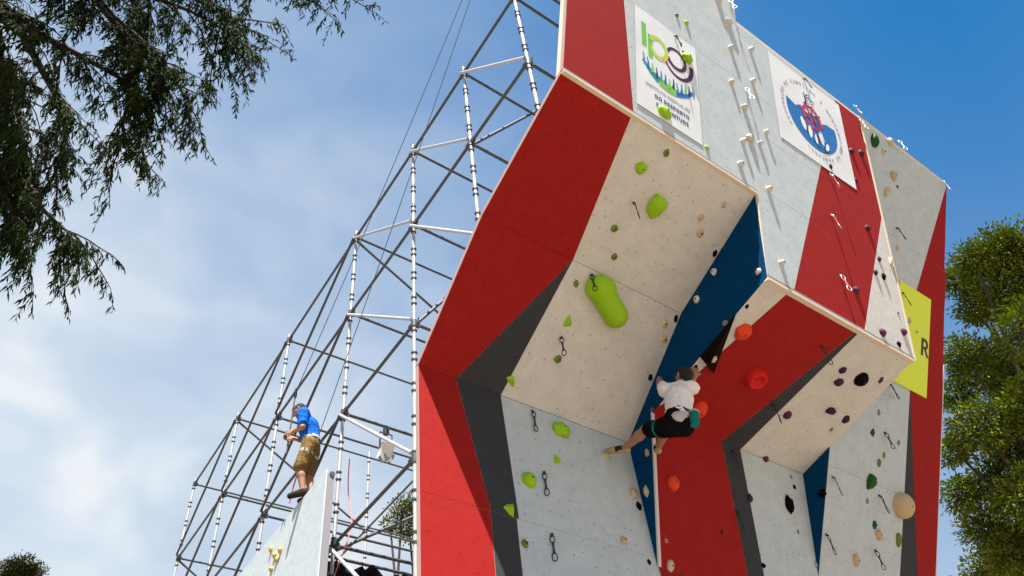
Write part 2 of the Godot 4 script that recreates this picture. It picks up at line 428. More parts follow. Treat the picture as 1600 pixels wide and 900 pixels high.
# ---------------------------------------------------------------- sky
func make_sky() -> PanoramaSkyMaterial:
	var w := 1024
	var h := 512
	var im := Image.create(w, h, false, Image.FORMAT_RGBF)
	var big := FastNoiseLite.new(); big.seed = 12; big.frequency = 1.1; big.fractal_octaves = 3
	var wisp := FastNoiseLite.new(); wisp.seed = 5; wisp.frequency = 2.6; wisp.fractal_octaves = 5; wisp.fractal_gain = 0.55
	var banks := []
	for b in [[-8.0, 10.0, 1.06, 92.0], [200.0, 16.0, 0.55, 50.0]]:
		var e := deg_to_rad(b[1])
		var a := deg_to_rad(b[0])
		banks.append([Vector3(sin(a) * cos(e), sin(e), -cos(a) * cos(e)), b[2], b[3]])
	for y in h:
		var el := PI * 0.5 - PI * (y + 0.5) / h
		var se := sin(el)
		var ce := cos(el)
		var s := maxf(se, 0.0)
		# clear air: deep blue above, paling to the horizon
		var k := exp(-pow(s / 0.41, 2.0))
		var base := Color(0.008, 0.195, 0.54).lerp(Color(0.68, 0.80, 0.92), k)
		for x in w:
			var az := TAU * (x + 0.5) / w
			var d := Vector3(sin(az) * ce, se, -cos(az) * ce)
			var veil := 0.0
			for b in banks:
				var ang := rad_to_deg(acos(clampf(d.dot(b[0]), -1.0, 1.0)))
				veil = maxf(veil, b[1] * (1.0 - smoothstep(2.0, b[2], ang)))
			var nb := big.get_noise_3d(d.x * 1.3, d.y * 1.3, d.z * 1.3)
			var nw := wisp.get_noise_3d(d.x * 1.2 + nb * 0.35, d.y * 2.4, d.z * 1.2)
			veil = clampf(veil + nb * 0.22 * (0.10 + veil) + nw * 0.40 * (0.03 + veil), 0.0, 1.0)
			var c := base.lerp(Color(0.73, 0.82, 0.915).lerp(Color(0.90, 0.92, 0.94), clampf(nw * 1.5 + nb * 0.6, 0.0, 1.0) * veil), veil)
			if se < 0.0: c = Color(0.45, 0.44, 0.42)
			im.set_pixel(x, y, Color(c.r * SKY_GAIN, c.g * SKY_GAIN, c.b * SKY_GAIN))
	var m := PanoramaSkyMaterial.new()
	m.panorama = ImageTexture.create_from_image(im)
	return m

# ---------------------------------------------------------------- wall planes
func add_plane(k: String, a: Vector2, b: Vector2) -> void:
	PLANES[k] = [a, (b - a).normalized(), a.distance_to(b)]

func on(k: String, x: float, s: float, off := 0.0) -> Vector3:
	if k == "B1" or k == "B2":
		return Vector3((X_BLUE if k == "B1" else X_BULGE) - off, s + EYE, x)
	var p: Array = PLANES[k]
	var q: Vector2 = p[0] + p[1] * s
	var u: Vector2 = p[1]
	return Vector3(x, q.x + EYE, q.y) + Vector3(0, u.y, -u.x) * off

func frame(k: String) -> Basis:
	if k == "B1" or k == "B2":
		return Basis(Vector3(0, 0, 1), Vector3(0, 1, 0), Vector3(-1, 0, 0))
	var u: Vector2 = PLANES[k][1]
	return Basis(Vector3(1, 0, 0), Vector3(0, -u.x, -u.y), Vector3(0, u.y, -u.x))

func plate(pts: PackedVector2Array, f: Callable, thick: float, bevel: float, uvo := Vector2.ZERO) -> ArrayMesh:
	# a board: pts in plane coordinates, f(p, off) gives the point; surface 0 painted face, surface 1 edges and back
	if Geometry2D.is_polygon_clockwise(pts): pts.reverse()
	var outer := pts
	var inner := pts
	var ins := Geometry2D.offset_polygon(pts, -0.0012, Geometry2D.JOIN_MITER)
	if ins.size() > 0 and ins[0].size() == pts.size(): outer = ins[0]
	var ins2 := Geometry2D.offset_polygon(outer, -bevel, Geometry2D.JOIN_MITER)
	if ins2.size() > 0 and ins2[0].size() == outer.size(): inner = align(ins2[0], outer)
	else: inner = outer
	var face := Geo.new()
	var side := Geo.new()
	var up: Vector3 = ((f.call(outer[0], 1.0) as Vector3) - (f.call(outer[0], 0.0) as Vector3)).normalized()
	var idx := Geometry2D.triangulate_polygon(inner)
	for i in range(0, idx.size(), 3):
		var a: Vector2 = inner[idx[i]]
		var b: Vector2 = inner[idx[i + 1]]
		var c: Vector2 = inner[idx[i + 2]]
		face.flat(f.call(a, 0.0), f.call(b, 0.0), f.call(c, 0.0), up, a / 2.4 + uvo, b / 2.4 + uvo, c / 2.4 + uvo)
	idx = Geometry2D.triangulate_polygon(outer)
	for i in range(0, idx.size(), 3):
		side.flat(f.call(outer[idx[i]], -thick), f.call(outer[idx[i + 1]], -thick), f.call(outer[idx[i + 2]], -thick), -up)
	var cen := Vector2.ZERO
	for p in outer: cen += p
	cen /= outer.size()
	for i in outer.size():
		var j := (i + 1) % outer.size()
		var mid := (outer[i] + outer[j]) * 0.5
		var nrm := (outer[j] - outer[i]).orthogonal().normalized()
		if Geometry2D.is_point_in_polygon(mid + nrm * 0.002, outer): nrm = -nrm
		var o: Vector3 = ((f.call(mid + nrm, 0.0) as Vector3) - (f.call(mid, 0.0) as Vector3)).normalized()
		face.quad(f.call(inner[i], 0.0), f.call(inner[j], 0.0), f.call(outer[j], -bevel), f.call(outer[i], -bevel), (o + up).normalized(), inner[i] / 2.4, inner[j] / 2.4, outer[j] / 2.4, outer[i] / 2.4)
		side.quad(f.call(outer[i], -bevel), f.call(outer[j], -bevel), f.call(outer[j], -thick), f.call(outer[i], -thick), o)
	var m := face.mesh()
	var a2 := []
	a2.resize(Mesh.ARRAY_MAX)
	a2[Mesh.ARRAY_VERTEX] = side.v; a2[Mesh.ARRAY_NORMAL] = side.n; a2[Mesh.ARRAY_TEX_UV] = side.uv
	m.add_surface_from_arrays(Mesh.PRIMITIVE_TRIANGLES, a2)
	return m

func align(a: PackedVector2Array, ref: PackedVector2Array) -> PackedVector2Array:
	# rotate (and flip) a so that its points lie nearest to those of ref
	var best := a
	var cost := INF
	var n := a.size()
	for flip in 2:
		for k in n:
			var c := 0.0
			for i in n:
				var j: int = (i + k) % n if flip == 0 else (k - i + n * 2) % n
				c += a[j].distance_squared_to(ref[i])
			if c < cost:
				cost = c
				best = PackedVector2Array()
				for i in n:
					best.append(a[(i + k) % n if flip == 0 else (k - i + n * 2) % n])
	return best

func board(k: String, paint: String, pts: Array, parent: Node3D, called := "panel") -> MeshInstance3D:
	var pp := PackedVector2Array()
	for p in pts: pp.append(Vector2(p[0], p[1]))
	var m := plate(pp, func(p: Vector2, off: float) -> Vector3: return on(k, p.x, p.y, off), 0.018, 0.0025, Vector2(rng.randf(), rng.randf()))
	var o := MeshInstance3D.new()
	o.name = called; o.mesh = m
	o.set_surface_override_material(0, M["panel_" + paint])
	o.set_surface_override_material(1, M.ply)
	parent.add_child(o, true)
	return o

func strip(k: String, x0: float, x1: float, s0: float, s1: float, o0: float, o1: float) -> Geo:
	var g := Geo.new()
	g.box(on(k, (x0 + x1) * 0.5, (s0 + s1) * 0.5, (o0 + o1) * 0.5), Vector3((x1 - x0) * 0.5, absf(s1 - s0) * 0.5, absf(o1 - o0) * 0.5), frame(k))
	return g

func build_wall() -> void:
	add_plane("HW", T, LIP2)
	add_plane("RU", LIP1, SEAM1)
	add_plane("RL", SEAM1, CREASE1)
	add_plane("LO", CREASE1, SEAM0)
	add_plane("R2", LIP2, CREASE2)
	add_plane("W2", CREASE2, FOOT2)
	add_plane("WB", FOOT2, Vector2(-EYE, -5.415))
	add_plane("RP", T, RIGHT_MID)
	var w := thing("climbing_wall", "tall angular climbing wall in grey, red, beige and blue panels", "climbing wall")
	var sl: float = (T.x - LIP1.x) / -PLANES.HW[1].x      # s of the upper lip
	var le: float = PLANES.HW[2]
	var top := -2.2
	# upper wall, left bay: red edge field and grey field, cut at the seams
	var rx := func(s: float) -> float: return 4.075 + 0.073 * s
	for c in [[top, -1.55], [-1.55, -0.2], [-0.2, 1.2], [1.2, sl]]:
		board("HW", "red", [[X_LEFT, c[0]], [rx.call(c[0]), c[0]], [rx.call(c[1]), c[1]], [X_LEFT, c[1]]], w)
		board("HW", "grey", [[rx.call(c[0]), c[0]], [X_BLUE, c[0]], [X_BLUE, c[1]], [rx.call(c[1]), c[1]]], w)
	# upper wall, right bay
	var ra := func(s: float) -> float: return lerpf(8.56, 6.76, s / le)
	var rb := func(s: float) -> float: return X_BULGE if s < 1.98 else lerpf(X_BULGE, 8.10, (s - 1.98) / (le - 1.98))
	for c in [[0.0, 1.25], [1.25, 1.98], [1.98, 2.95], [2.95, le]]:
		board("HW", "grey", [[X_BLUE, c[0]], [ra.call(c[0]), c[0]], [ra.call(c[1]), c[1]], [X_BLUE, c[1]]], w)
		board("HW", "red", [[ra.call(c[0]), c[0]], [rb.call(c[0]), c[0]], [rb.call(c[1]), c[1]], [ra.call(c[1]), c[1]]], w)
	board("HW", "pale", [[X_BULGE, 1.98], [X_BULGE, 2.95], [rb.call(2.95), 2.95]], w)
	board("HW", "pale", [[X_BULGE, 2.95], [X_BULGE, le], [rb.call(le), le], [rb.call(2.95), 2.95]], w)
	# left roof in two slopes
	var lu: float = PLANES.RU[2]
	var ll: float = PLANES.RL[2]
	board("RU", "red", [[X_LEFT, 0.0], [4.28, 0.0], [4.565, lu], [X_LEFT, lu]], w)
	board("RU", "pale", [[4.28, 0.0], [X_BLUE, 0.0], [X_BLUE, lu], [4.565, lu]], w)
	board("RL", "red", [[X_LEFT, 0.0], [4.565, 0.0], [3.79, ll], [X_LEFT, ll]], w)
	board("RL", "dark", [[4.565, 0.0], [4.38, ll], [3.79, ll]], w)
	board("RL", "pale", [[4.565, 0.0], [X_BLUE, 0.0], [X_BLUE, ll], [4.38, ll]], w)
	# lower left wall
	var lo: float = PLANES.LO[2]
	var lb := SEAM0.x + EYE + lo
	board("LO", "red", [[X_LEFT, 0.0], [3.79, 0.0], [4.12, lo], [X_LEFT, lo]], w)
	board("LO", "dark", [[3.79, 0.0], [4.38, 0.0], [4.45, lo], [4.12, lo]], w)
	board("LO", "grey", [[4.38, 0.0], [X_BLUE, 0.0], [X_BLUE, lo], [4.45, lo]], w)
	for c in [[lo, lo + 1.5], [lo + 1.5, lo + 3.0], [lo + 3.0, lo + 4.5], [lo + 4.5, lb]]:
		board("LO", "red", [[X_LEFT, c[0]], [4.11, c[0]], [4.11, c[1]], [X_LEFT, c[1]]], w)
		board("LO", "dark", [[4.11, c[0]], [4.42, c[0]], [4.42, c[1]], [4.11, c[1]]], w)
		board("LO", "grey", [[4.42, c[0]], [X_BLUE, c[0]], [X_BLUE, c[1]], [4.42, c[1]]], w)
	# right roof
	var l2: float = PLANES.R2[2]
	board("R2", "pale", [[X_BLUE, 0.0], [6.71, 0.0], [6.33, l2 * 0.93], [X_BLUE, l2 * 0.93]], w)
	board("R2", "red", [[6.71, 0.0], [8.0, 0.0], [7.53, l2], [X_BLUE, l2], [X_BLUE, l2 * 0.93], [6.33, l2 * 0.93]], w)
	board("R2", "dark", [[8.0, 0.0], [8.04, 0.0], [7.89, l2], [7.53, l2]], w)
	board("R2", "pale", [[8.04, 0.0], [X_BULGE, 0.0], [X_BULGE, l2], [7.89, l2]], w)
	# lower right wall
	var lw: float = PLANES.W2[2]
	board("W2", "red", [[X_BLUE, 0.0], [7.53, 0.0], [7.80, lw], [X_BLUE, lw]], w)
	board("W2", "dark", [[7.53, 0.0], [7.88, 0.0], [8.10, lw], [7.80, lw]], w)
	board("W2", "grey", [[7.88, 0.0], [X_BULGE, 0.0], [X_BULGE, lw], [8.10, lw]], w)
	var wb: float = PLANES.WB[2]
	for c in [[0.0, 1.6], [1.6, 3.4], [3.4, wb]]:
		board("WB", "red", [[X_BLUE, c[0]], [7.80, c[0]], [7.80, c[1]], [X_BLUE, c[1]]], w)
		board("WB", "dark", [[7.80, c[0]], [8.10, c[0]], [8.10, c[1]], [7.80, c[1]]], w)
		board("WB", "grey", [[8.10, c[0]], [10.93, c[0]], [10.93, c[1]], [8.10, c[1]]], w)
		board("WB", "dark", [[10.93, c[0]], [11.4, c[0]], [11.4, c[1]], [10.93, c[1]]], w)
		board("WB", "red", [[11.4, c[0]], [11.8, c[0]], [11.8, c[1]], [11.4, c[1]]], w)
	# right overhang
	var rt: float = (T.x - RIGHT_FOOT.x) / -PLANES.RP[1].x
	var edge := func(s: float) -> float: return 11.61 + 0.06 * minf(s, 3.2)
	var grx := func(s: float) -> float: return lerpf(11.66, 10.92, clampf(s / 2.35, 0, 1))
	for c in [[0.0, 1.6], [1.6, 2.35]]:
		board("RP", "grey", [[X_BULGE, c[0]], [grx.call(c[0]), c[0]], [grx.call(c[1]), c[1]], [X_BULGE, c[1]]], w)
		board("RP", "red", [[grx.call(c[0]), c[0]], [edge.call(c[0]) + 0.06, c[0]], [edge.call(c[1]), c[1]], [grx.call(c[1]), c[1]]], w)
	for c in [[2.35, 3.93]]:
		board("RP", "grey", [[X_BULGE, c[0]], [10.92, c[0]], [10.92, c[1]], [X_BULGE, c[1]]], w)
		board("RP", "red", [[10.92, c[0]], [edge.call(c[0]), c[0]], [edge.call(c[1]), c[1]], [10.92, c[1]]], w)
	var ds := func(s: float) -> float: return 10.93 + 0.162 * (s - 3.93)
	for c in [[3.93, 5.5], [5.5, rt]]:
		board("RP", "grey", [[X_BULGE, c[0]], [10.92, c[0]], [10.92, c[1]], [X_BULGE, c[1]]], w)
		board("RP", "dark", [[10.92, c[0]], [ds.call(c[0]), c[0]], [ds.call(c[1]), c[1]], [10.92, c[1]]], w)
		board("RP", "red", [[ds.call(c[0]), c[0]], [edge.call(c[0]), c[0]], [edge.call(c[1]), c[1]], [ds.call(c[1]), c[1]]], w)
	# blue side walls (planes of constant x) in coordinates (z, y above the eye)
	var blue := [[LIP1.y - 0.03, LIP1.x + 0.02], [LIP2.y, LIP2.x], [CREASE2.y, CREASE2.x], [FOOT2.y, FOOT2.x], [CREASE1.y - 0.02, FOOT2.x - 0.01], [CREASE1.y - 0.02, CREASE1.x + 0.02], [SEAM1.y - 0.02, SEAM1.x + 0.02]]
	var split := 6.2
	board("B1", "blue", blue, w)
	board("B2", "blue", [[RIGHT_MID.y, RIGHT_MID.x + 0.015], [RIGHT_MID.y - 0.006, RIGHT_MID.x], [-5.308, 4.199], [-5.335, 4.18], [CREASE2.y - 0.02, CREASE2.x + 0.02]], w)
	var sp := PackedVector2Array([Vector2(T.y, T.x), Vector2(LIP2.y, LIP2.x), Vector2(RIGHT_MID.y, RIGHT_MID.x)])
	var so := MeshInstance3D.new()
	so.name = "panel"
	so.mesh = plate(sp, func(p: Vector2, off: float) -> Vector3: return Vector3(X_BULGE + off + 0.001, p.y + EYE, p.x), 0.018, 0.0025)
	so.set_surface_override_material(0, M.panel_grey); so.set_surface_override_material(1, M.ply)
	w.add_child(so, true)
	# step where the left bay rises above the right one
	var st := PackedVector2Array([Vector2(T.y, T.x), Vector2(T.y + 0.6, T.x + 2.1), Vector2(T.y, T.x + 2.1), Vector2(T.y - 0.5, T.x + 0.1)])
	var plywood := M.ply as Material
	# ply edges and metal trims of the two lips
	gpart("lip_batten", strip("HW", X_LEFT, X_BLUE - 0.001, sl + 0.001, sl + 0.034, -0.075, 0.012), plywood, w)
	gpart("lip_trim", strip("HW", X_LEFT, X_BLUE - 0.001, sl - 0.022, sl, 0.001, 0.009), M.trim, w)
	gpart("lip_batten", strip("HW", X_BLUE + 0.001, X_BULGE, le + 0.001, le + 0.034, -0.075, 0.012), plywood, w)
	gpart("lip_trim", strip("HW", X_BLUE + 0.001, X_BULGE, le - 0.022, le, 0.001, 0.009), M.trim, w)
	gpart("edge_batten", strip("W2", X_BLUE - 0.006, X_BLUE + 0.030, -0.02, lw, -0.015, 0.010), M.white_edge, w)
	gpart("top_batten", strip("HW", X_BLUE, X_BULGE, -0.05, -0.002, -0.06, -0.002), plywood, w)
	gpart("top_batten", strip("RP", X_BULGE + 0.002, 11.62, -0.05, -0.002, -0.06, -0.002), plywood, w)
	gpart("edge_batten", strip("HW", X_LEFT - 0.006, X_LEFT - 0.001, top, sl, -0.05, 0.0), M.left_edge, w)
	gpart("edge_batten", strip("RU", X_LEFT - 0.006, X_LEFT - 0.001, 0.05, lu, -0.05, 0.0), M.left_edge, w)
	gpart("edge_batten", strip("RL", X_LEFT - 0.006, X_LEFT - 0.001, 0.0, ll, -0.05, 0.0), M.left_edge, w)
	gpart("edge_batten", strip("LO", X_LEFT - 0.006, X_LEFT - 0.001, 0.0, lb, -0.05, 0.0), M.left_edge, w)
	gpart("edge_batten", strip("RP", 11.80, 11.82, 3.2, rt, -0.05, 0.0), M.white_edge, w)
	gpart("edge_batten", strip("HW", X_BULGE + 0.02, X_BULGE + 0.05, 0.0, le, -0.05, 0.004), plywood, w)
	# dark timbers behind the joints, so that no light comes through
	for q in [["HW", X_LEFT, X_BLUE, -1.55], ["HW", X_LEFT, X_BLUE, -0.2], ["HW", X_LEFT, X_BULGE, 1.22], ["HW", X_BLUE, X_BULGE, 1.98], ["HW", X_BLUE, X_BULGE, 2.95], ["RU", X_LEFT, X_BLUE, lu], ["RL", X_LEFT, X_BLUE, ll], ["LO", X_LEFT, X_BLUE, lo], ["LO", X_LEFT, X_BLUE, lo + 1.5], ["LO", X_LEFT, X_BLUE, lo + 3.0], ["R2", X_BLUE, X_BULGE, l2], ["W2", X_BLUE, X_BULGE, lw], ["RP", X_BULGE, 11.6, 1.6], ["RP", X_BULGE, 11.6, 2.35], ["RP", X_BULGE, 11.6, 3.93], ["RP", X_BULGE, 11.6, 5.5], ["RP", X_BULGE, 11.6, rt], ["RU", X_LEFT, X_BLUE, 0.03], ["R2", X_BLUE, X_BULGE, 0.03]]:
		gpart("nogging", strip(q[0], q[1] + 0.01, q[2] - 0.01, q[3] - 0.05, q[3] + 0.05, -0.075, -0.0195), M.batten, w)
	for q in [["HW", 4.075 + 0.073 * top, top, 4.075 + 0.073 * sl, sl], ["HW", 8.56, 0.0, 6.76, le], ["HW", X_BULGE, 1.98, 8.10, le], ["RU", 4.28, 0.0, 4.565, lu], ["RL", 4.565, 0.0, 3.79, ll], ["RL", 4.565, 0.0, 4.38, ll], ["LO", 3.79, 0.0, 4.12, lo], ["LO", 4.38, 0.0, 4.45, lo], ["LO", 4.11, lo, 4.11, lb], ["LO", 4.42, lo, 4.42, lb], ["R2", 6.71, 0.0, 6.33, l2], ["R2", 8.0, 0.0, 7.53, l2], ["R2", 8.04, 0.0, 7.89, l2], ["W2", 7.53, 0.0, 7.80, lw], ["W2", 7.88, 0.0, 8.10, lw], ["RP", 11.66, 0.0, 10.92, 2.35], ["RP", 10.92, 2.35, 10.92, rt], ["RP", 10.93, 3.93, 11.33, rt]]:
		var ng := Geo.new()
		var qa := on(q[0], q[1], q[2], -0.045)
		var qb := on(q[0], q[3], q[4], -0.045)
		var qn := frame(q[0]).z
		var qd := (qb - qa).normalized()
		ng.box((qa + qb) * 0.5, Vector3(0.04, (qb - qa).length() * 0.5, 0.0245), Basis(qd.cross(qn), qd, qn))
		gpart("nogging", ng, M.batten, w)
	# timber frame behind the boards
	for x in [X_LEFT + 0.04, 4.8, X_BLUE - 0.06, 7.7, X_BULGE - 0.06]:
		var left: bool = x < X_BLUE
		gpart("stud", strip("HW", x - 0.025, x + 0.025, top if left else 0.0, sl if left else le, -0.14, -0.02), plywood, w)
	# black wedge volume on the arete of the right roof, with its round hold
	var vol := thing("wedge_volume", "black three sided wedge volume on the arete by the climber", "volume", on("R2", 6.45, 1.0), "")
	var vg := Geo.new()
	var va := on("R2", 6.29, 0.53, 0.004)
	var vb := on("R2", 6.64, 1.32, 0.004)
	var vc := on("R2", 6.29, 1.20, 0.004)
	var vd := on("R2", 6.36, 1.20, 0.13)
	var cen := (va + vb + vc + vd) * 0.25
	for f in [[va, vb, vc], [va, vb, vd], [vb, vc, vd], [va, vc, vd]]:
		var fc: Vector3 = (f[0] + f[1] + f[2]) / 3.0
		vg.flat(f[0], f[1], f[2], fc - cen)
	gpart("body", vg, M.hold_black, vol)
	var hn := (vc - va).cross(vd - va).normalized()
	var hc := (va * 0.15 + vb * 0.25 + vc * 0.1 + vd * 0.5)
	var out := (vb - va).cross(vd - va).normalized()
	if out.dot(hc - cen) < 0.0: out = -out
	var hb := basis_from(out)
	add_hold("round cream climbing hold with a bolt on the black wedge volume", "cream", "ball", 0.10, 0.10, hc, hb, 5)

func basis_from(n: Vector3) -> Basis:
	var up := Vector3.UP if absf(n.y) < 0.95 else Vector3.RIGHT
	var x := up.cross(n).normalized()
	return Basis(x, n.cross(x), n)

# ---------------------------------------------------------------- holds
func hold_mesh(shape: String, w: float, h: float, seed_: int) -> ArrayMesh:
	var g := Geo.new()
	var nz := FastNoiseLite.new(); nz.seed = seed_; nz.frequency = 0.9; nz.fractal_octaves = 2
	var na := 18
	var nr := 9
	var depth := 0.42 * minf(w, h)
	var wob := 0.12
	var flat := false
	match shape:
		"ball": depth = 0.46 * minf(w, h); wob = 0.03
		"blob": depth = 0.48 * minf(w, h); wob = 0.15
		"ledge": depth = clampf(0.75 * h, 0.035, 0.07); wob = 0.10
		"foot": depth = 0.34 * minf(w, h); wob = 0.16
		"pinch": depth = 0.55 * w; wob = 0.18
		"tri": depth = 0.42 * minf(w, h); wob = 0.06; flat = true
		"facet": depth = 0.5 * w; wob = 0.22; flat = true; na = 7; nr = 4
		"cup": depth = 0.34 * w; wob = 0.03
	var P := []
	for i in nr + 1:
		var row := []
		var t := float(i) / nr          # 0 at the apex, 1 at the wall
		for j in na:
			var f := TAU * j / na
			var rr := sin(t * PI * 0.5)
			var zz := cos(t * PI * 0.5)
			if shape == "ledge":
				rr = pow(t, 0.45); zz = 1.0 - pow(t, 3.0)
			elif shape == "tri":
				var e := 1.0 / maxf(cos(fposmod(f + PI / 6.0 + seed_, TAU / 3.0) - PI / 3.0), 0.5)
				rr = t * lerpf(1.0, e * 0.62, 0.85); zz = 1.0 - t
				if t > 0.85: zz = maxf(zz, 0.0) + 0.02
			elif shape == "cup":
				# a bowl with a raised rim
				rr = [0.0, 0.18, 0.36, 0.52, 0.62, 0.74, 0.84, 0.92, 0.97, 1.0][mini(i, 9)]
				zz = [0.42, 0.44, 0.52, 0.72, 0.95, 1.0, 0.86, 0.55, 0.25, 0.0][mini(i, 9)]
			var k := 1.0 + wob * nz.get_noise_3d(cos(f) * 1.4, sin(f) * 1.4, t * 1.6 + seed_) * 2.0
			var p := Vector3(cos(f) * rr * w * 0.5 * k, sin(f) * rr * h * 0.5 * k, zz * depth * (0.8 + 0.2 * k) - 0.002)
			if shape == "blob": p.y += zz * h * 0.12 * (nz.get_noise_1d(seed_ * 3.0) * 2.0)
			if shape == "ledge": p.y += zz * h * 0.10
			row.append(p)
		P.append(row)
	var N := []
	for i in nr + 1:
		var row := []
		for j in na:
			var a: Vector3 = P[i][(j + 1) % na] - P[i][(j + na - 1) % na]
			var b: Vector3 = P[mini(i + 1, nr)][j] - P[maxi(i - 1, 0)][j]
			var q := b.cross(a)
			if i == 0: q = Vector3(0, 0, 1)
			if q.length() < 1e-12: q = Vector3(0, 0, 1)
			q = q.normalized()
			if shape != "cup" and q.dot(P[i][j] - Vector3(0, 0, -depth)) < 0.0: q = -q
			if shape == "cup" and q.z < -0.05: q = -q
			row.append(q)
		N.append(row)
	for i in nr:
		for j in na:
			var j1 := (j + 1) % na
			var a: Vector3 = P[i][j]
			var b: Vector3 = P[i + 1][j]
			var c: Vector3 = P[i + 1][j1]
			var d: Vector3 = P[i][j1]
			if flat:
				var o := (a + b + c + d) * 0.25 + Vector3(0, 0, depth * 0.3)
				if i > 0: g.flat(a, c, d, o)
				g.flat(a, b, c, o)
			else:
				if i > 0: g.tri(a, c, d, N[i][j], N[i + 1][j1], N[i][j1])
				g.tri(a, b, c, N[i][j], N[i + 1][j], N[i + 1][j1])
	return g.mesh()

func add_hold(label: String, colour: String, shape: String, w: float, h: float, at: Vector3, bs: Basis, seed_: int) -> void:
	var o := Node3D.new()
	o.name = numbered("climbing_hold"); add_child(o)
	o.transform = Transform3D(bs, at)
	o.set_meta("label", label); o.set_meta("category", "climbing hold"); o.set_meta("group", "climbing holds on the wall")
	part("grip", hold_mesh(shape, w, h, seed_), M["hold_" + colour], o)
	if w > 0.075 and shape != "tri":
		var depth := 0.46 * minf(w, h)
		if shape == "cup": depth = 0.34 * w * 0.44
		if shape == "ledge": depth = clampf(0.75 * h, 0.035, 0.07)
		var g := Geo.new()
		g.tube(Vector3(0, 0, depth * 0.86), Vector3(0, 0, depth + 0.004), 0.011, 0.010, 8)
		part("bolt", g.mesh(), M.dark_metal, o)

func build_holds() -> void:
	var words := {"ball": "round", "blob": "lumpy", "ledge": "stubby", "foot": "small", "pinch": "tall", "tri": "pointed", "facet": "large", "cup": "bowl shaped"}
	var cw := {"forest": "dark green", "sand": "tan", "purple": "dark purple", "plum": "plum", "olive": "olive green"}
	var i := 0
	for d in HOLDS:
		i += 1
		var bs := frame(d[0])
		var turn := 0.0
		if d[6] in ["blob", "tri", "pinch"]: turn = rng.randf_range(-0.5, 0.5)
		if d[0] in ["RU", "RL", "R2"]: turn += 0.35
		bs = bs * Basis(Vector3(0, 0, 1), turn)
		var size: String = "tiny" if d[3] < 0.05 else ("big" if d[3] > 0.16 else "")
		var label := "%s %s climbing hold %s" % [words[d[6]], cw.get(d[5], d[5]), d[7]]
		var hgt: float = d[4]
		if d[0] in ["RU", "RL", "R2"]: hgt *= 1.15
		add_hold(label, d[5], d[6], d[3], hgt, on(d[0], d[1], d[2], -0.001), bs, i * 7)
	# the long green hold: a fat sausage with a knobbly head
	var g := Geo.new()
	var a := on("RL", 5.02, 0.17, 0.05)
	var b := on("RL", 5.36, 0.37, 0.06)
	var bones := []
	bones.append([a, b, 0.150, 0.146])
	bones.append([a + Vector3(-0.02, 0.02, 0.02), a + Vector3(0.05, 0.01, 0.03), 0.135, 0.135])
	bones.append([a + Vector3(-0.07, -0.01, -0.02), a + Vector3(-0.02, -0.02, 0.0), 0.11, 0.12])
	var o := thing("climbing_hold", "very long lime green sausage shaped climbing hold on the lower beige roof", "climbing hold", a, "climbing holds on the wall")
	var m := sdf_mesh(bones, 0.016, 0.04)
	var mi := part("grip", m, M.hold_green, o)
	mi.position = -a
	for q in [0.15, 0.75]:
		var bp := a.lerp(b, q) + frame("RL").z * 0.125
		var bg := Geo.new()
		bg.tube(bp - frame("RL").z * 0.02, bp, 0.014, 0.013, 8)
		gpart("bolt", bg, M.dark_metal, o)

# ---------------------------------------------------------------- quickdraws
func oval(c: Vector3, w: float, h: float, r: float) -> Geo:
	var g := Geo.new()
	var pts := []
	for i in 15:
		var f := TAU * i / 14
		pts.append(c + Vector3(cos(f) * w * 0.5 * (1.0 - 0.18 * sin(f)), sin(f) * h * 0.5, 0))
	for i in 14: g.tube(pts[i], pts[i + 1], r, r, 6, false)
	return g

func make_draw(kind: String) -> Node3D:
	var o := Node3D.new()
	var plate_g := Geo.new()
	plate_g.box(Vector3(0, 0.004, 0.006), Vector3(0.016, 0.024, 0.003))
	plate_g.box(Vector3(0, -0.020, 0.022), Vector3(0.014, 0.003, 0.016))
	plate_g.tube(Vector3(0, 0.008, 0.0), Vector3(0, 0.008, 0.018), 0.009, 0.009, 6)
	part("hanger", plate_g.mesh(), M.bright_metal if kind != "dark" else M.dark_metal, o)
	var cm: Material = M.bright_metal if kind != "dark" else M.dark_metal
	part("carabiner", oval(Vector3(0, -0.055, 0.026), 0.055, 0.10, 0.0065).mesh(), cm, o)
	var s := Geo.new()
	s.box(Vector3(0, -0.165, 0.026), Vector3(0.011, 0.072, 0.005))
	s.box(Vector3(0, -0.112, 0.026), Vector3(0.014, 0.018, 0.007))
	s.box(Vector3(0, -0.222, 0.026), Vector3(0.014, 0.018, 0.007))
	part("sling", s.mesh(), M["sling_" + kind], o)
	part("carabiner", oval(Vector3(0, -0.275, 0.026), 0.058, 0.105, 0.0065).mesh(), cm, o)
	return o

func build_draws() -> void:
	var proto := {}
	for k in ["dark", "steel", "red"]: proto[k] = make_draw(k)
	var words := {"dark": "black quickdraw", "steel": "pale silver quickdraw", "red": "red and silver quickdraw"}
	for d in DRAWS:
		var o: Node3D = proto[d[3]].duplicate()
		o.name = numbered("quickdraw"); add_child(o)
		var n := frame(d[0]).z
		var at := on(d[0], d[1], d[2], 0.008)
		var flatn := Vector3(n.x, 0, n.z).normalized()
		o.transform = Transform3D(Basis(Vector3.UP.cross(flatn), Vector3.UP, flatn) * Basis(Vector3.UP, rng.randf_range(-0.9, 0.9)).scaled(Vector3.ONE * 0.86), at)
		o.set_meta("label", "%s hanging %s" % [words[d[3]], d[4]]); o.set_meta("category", "quickdraw"); o.set_meta("group", "quickdraws hanging on the wall")
	for k in proto: proto[k].free()

# ---------------------------------------------------------------- banners and sign
var ripple_noise := FastNoiseLite.new()

func ripple(x: float, s: float) -> float:
	ripple_noise.seed = 19; ripple_noise.frequency = 0.9; ripple_noise.fractal_octaves = 2
	return 0.007 * (0.5 + 0.5 * ripple_noise.get_noise_2d(x * 1.0 + s * 0.5, s * 0.8))

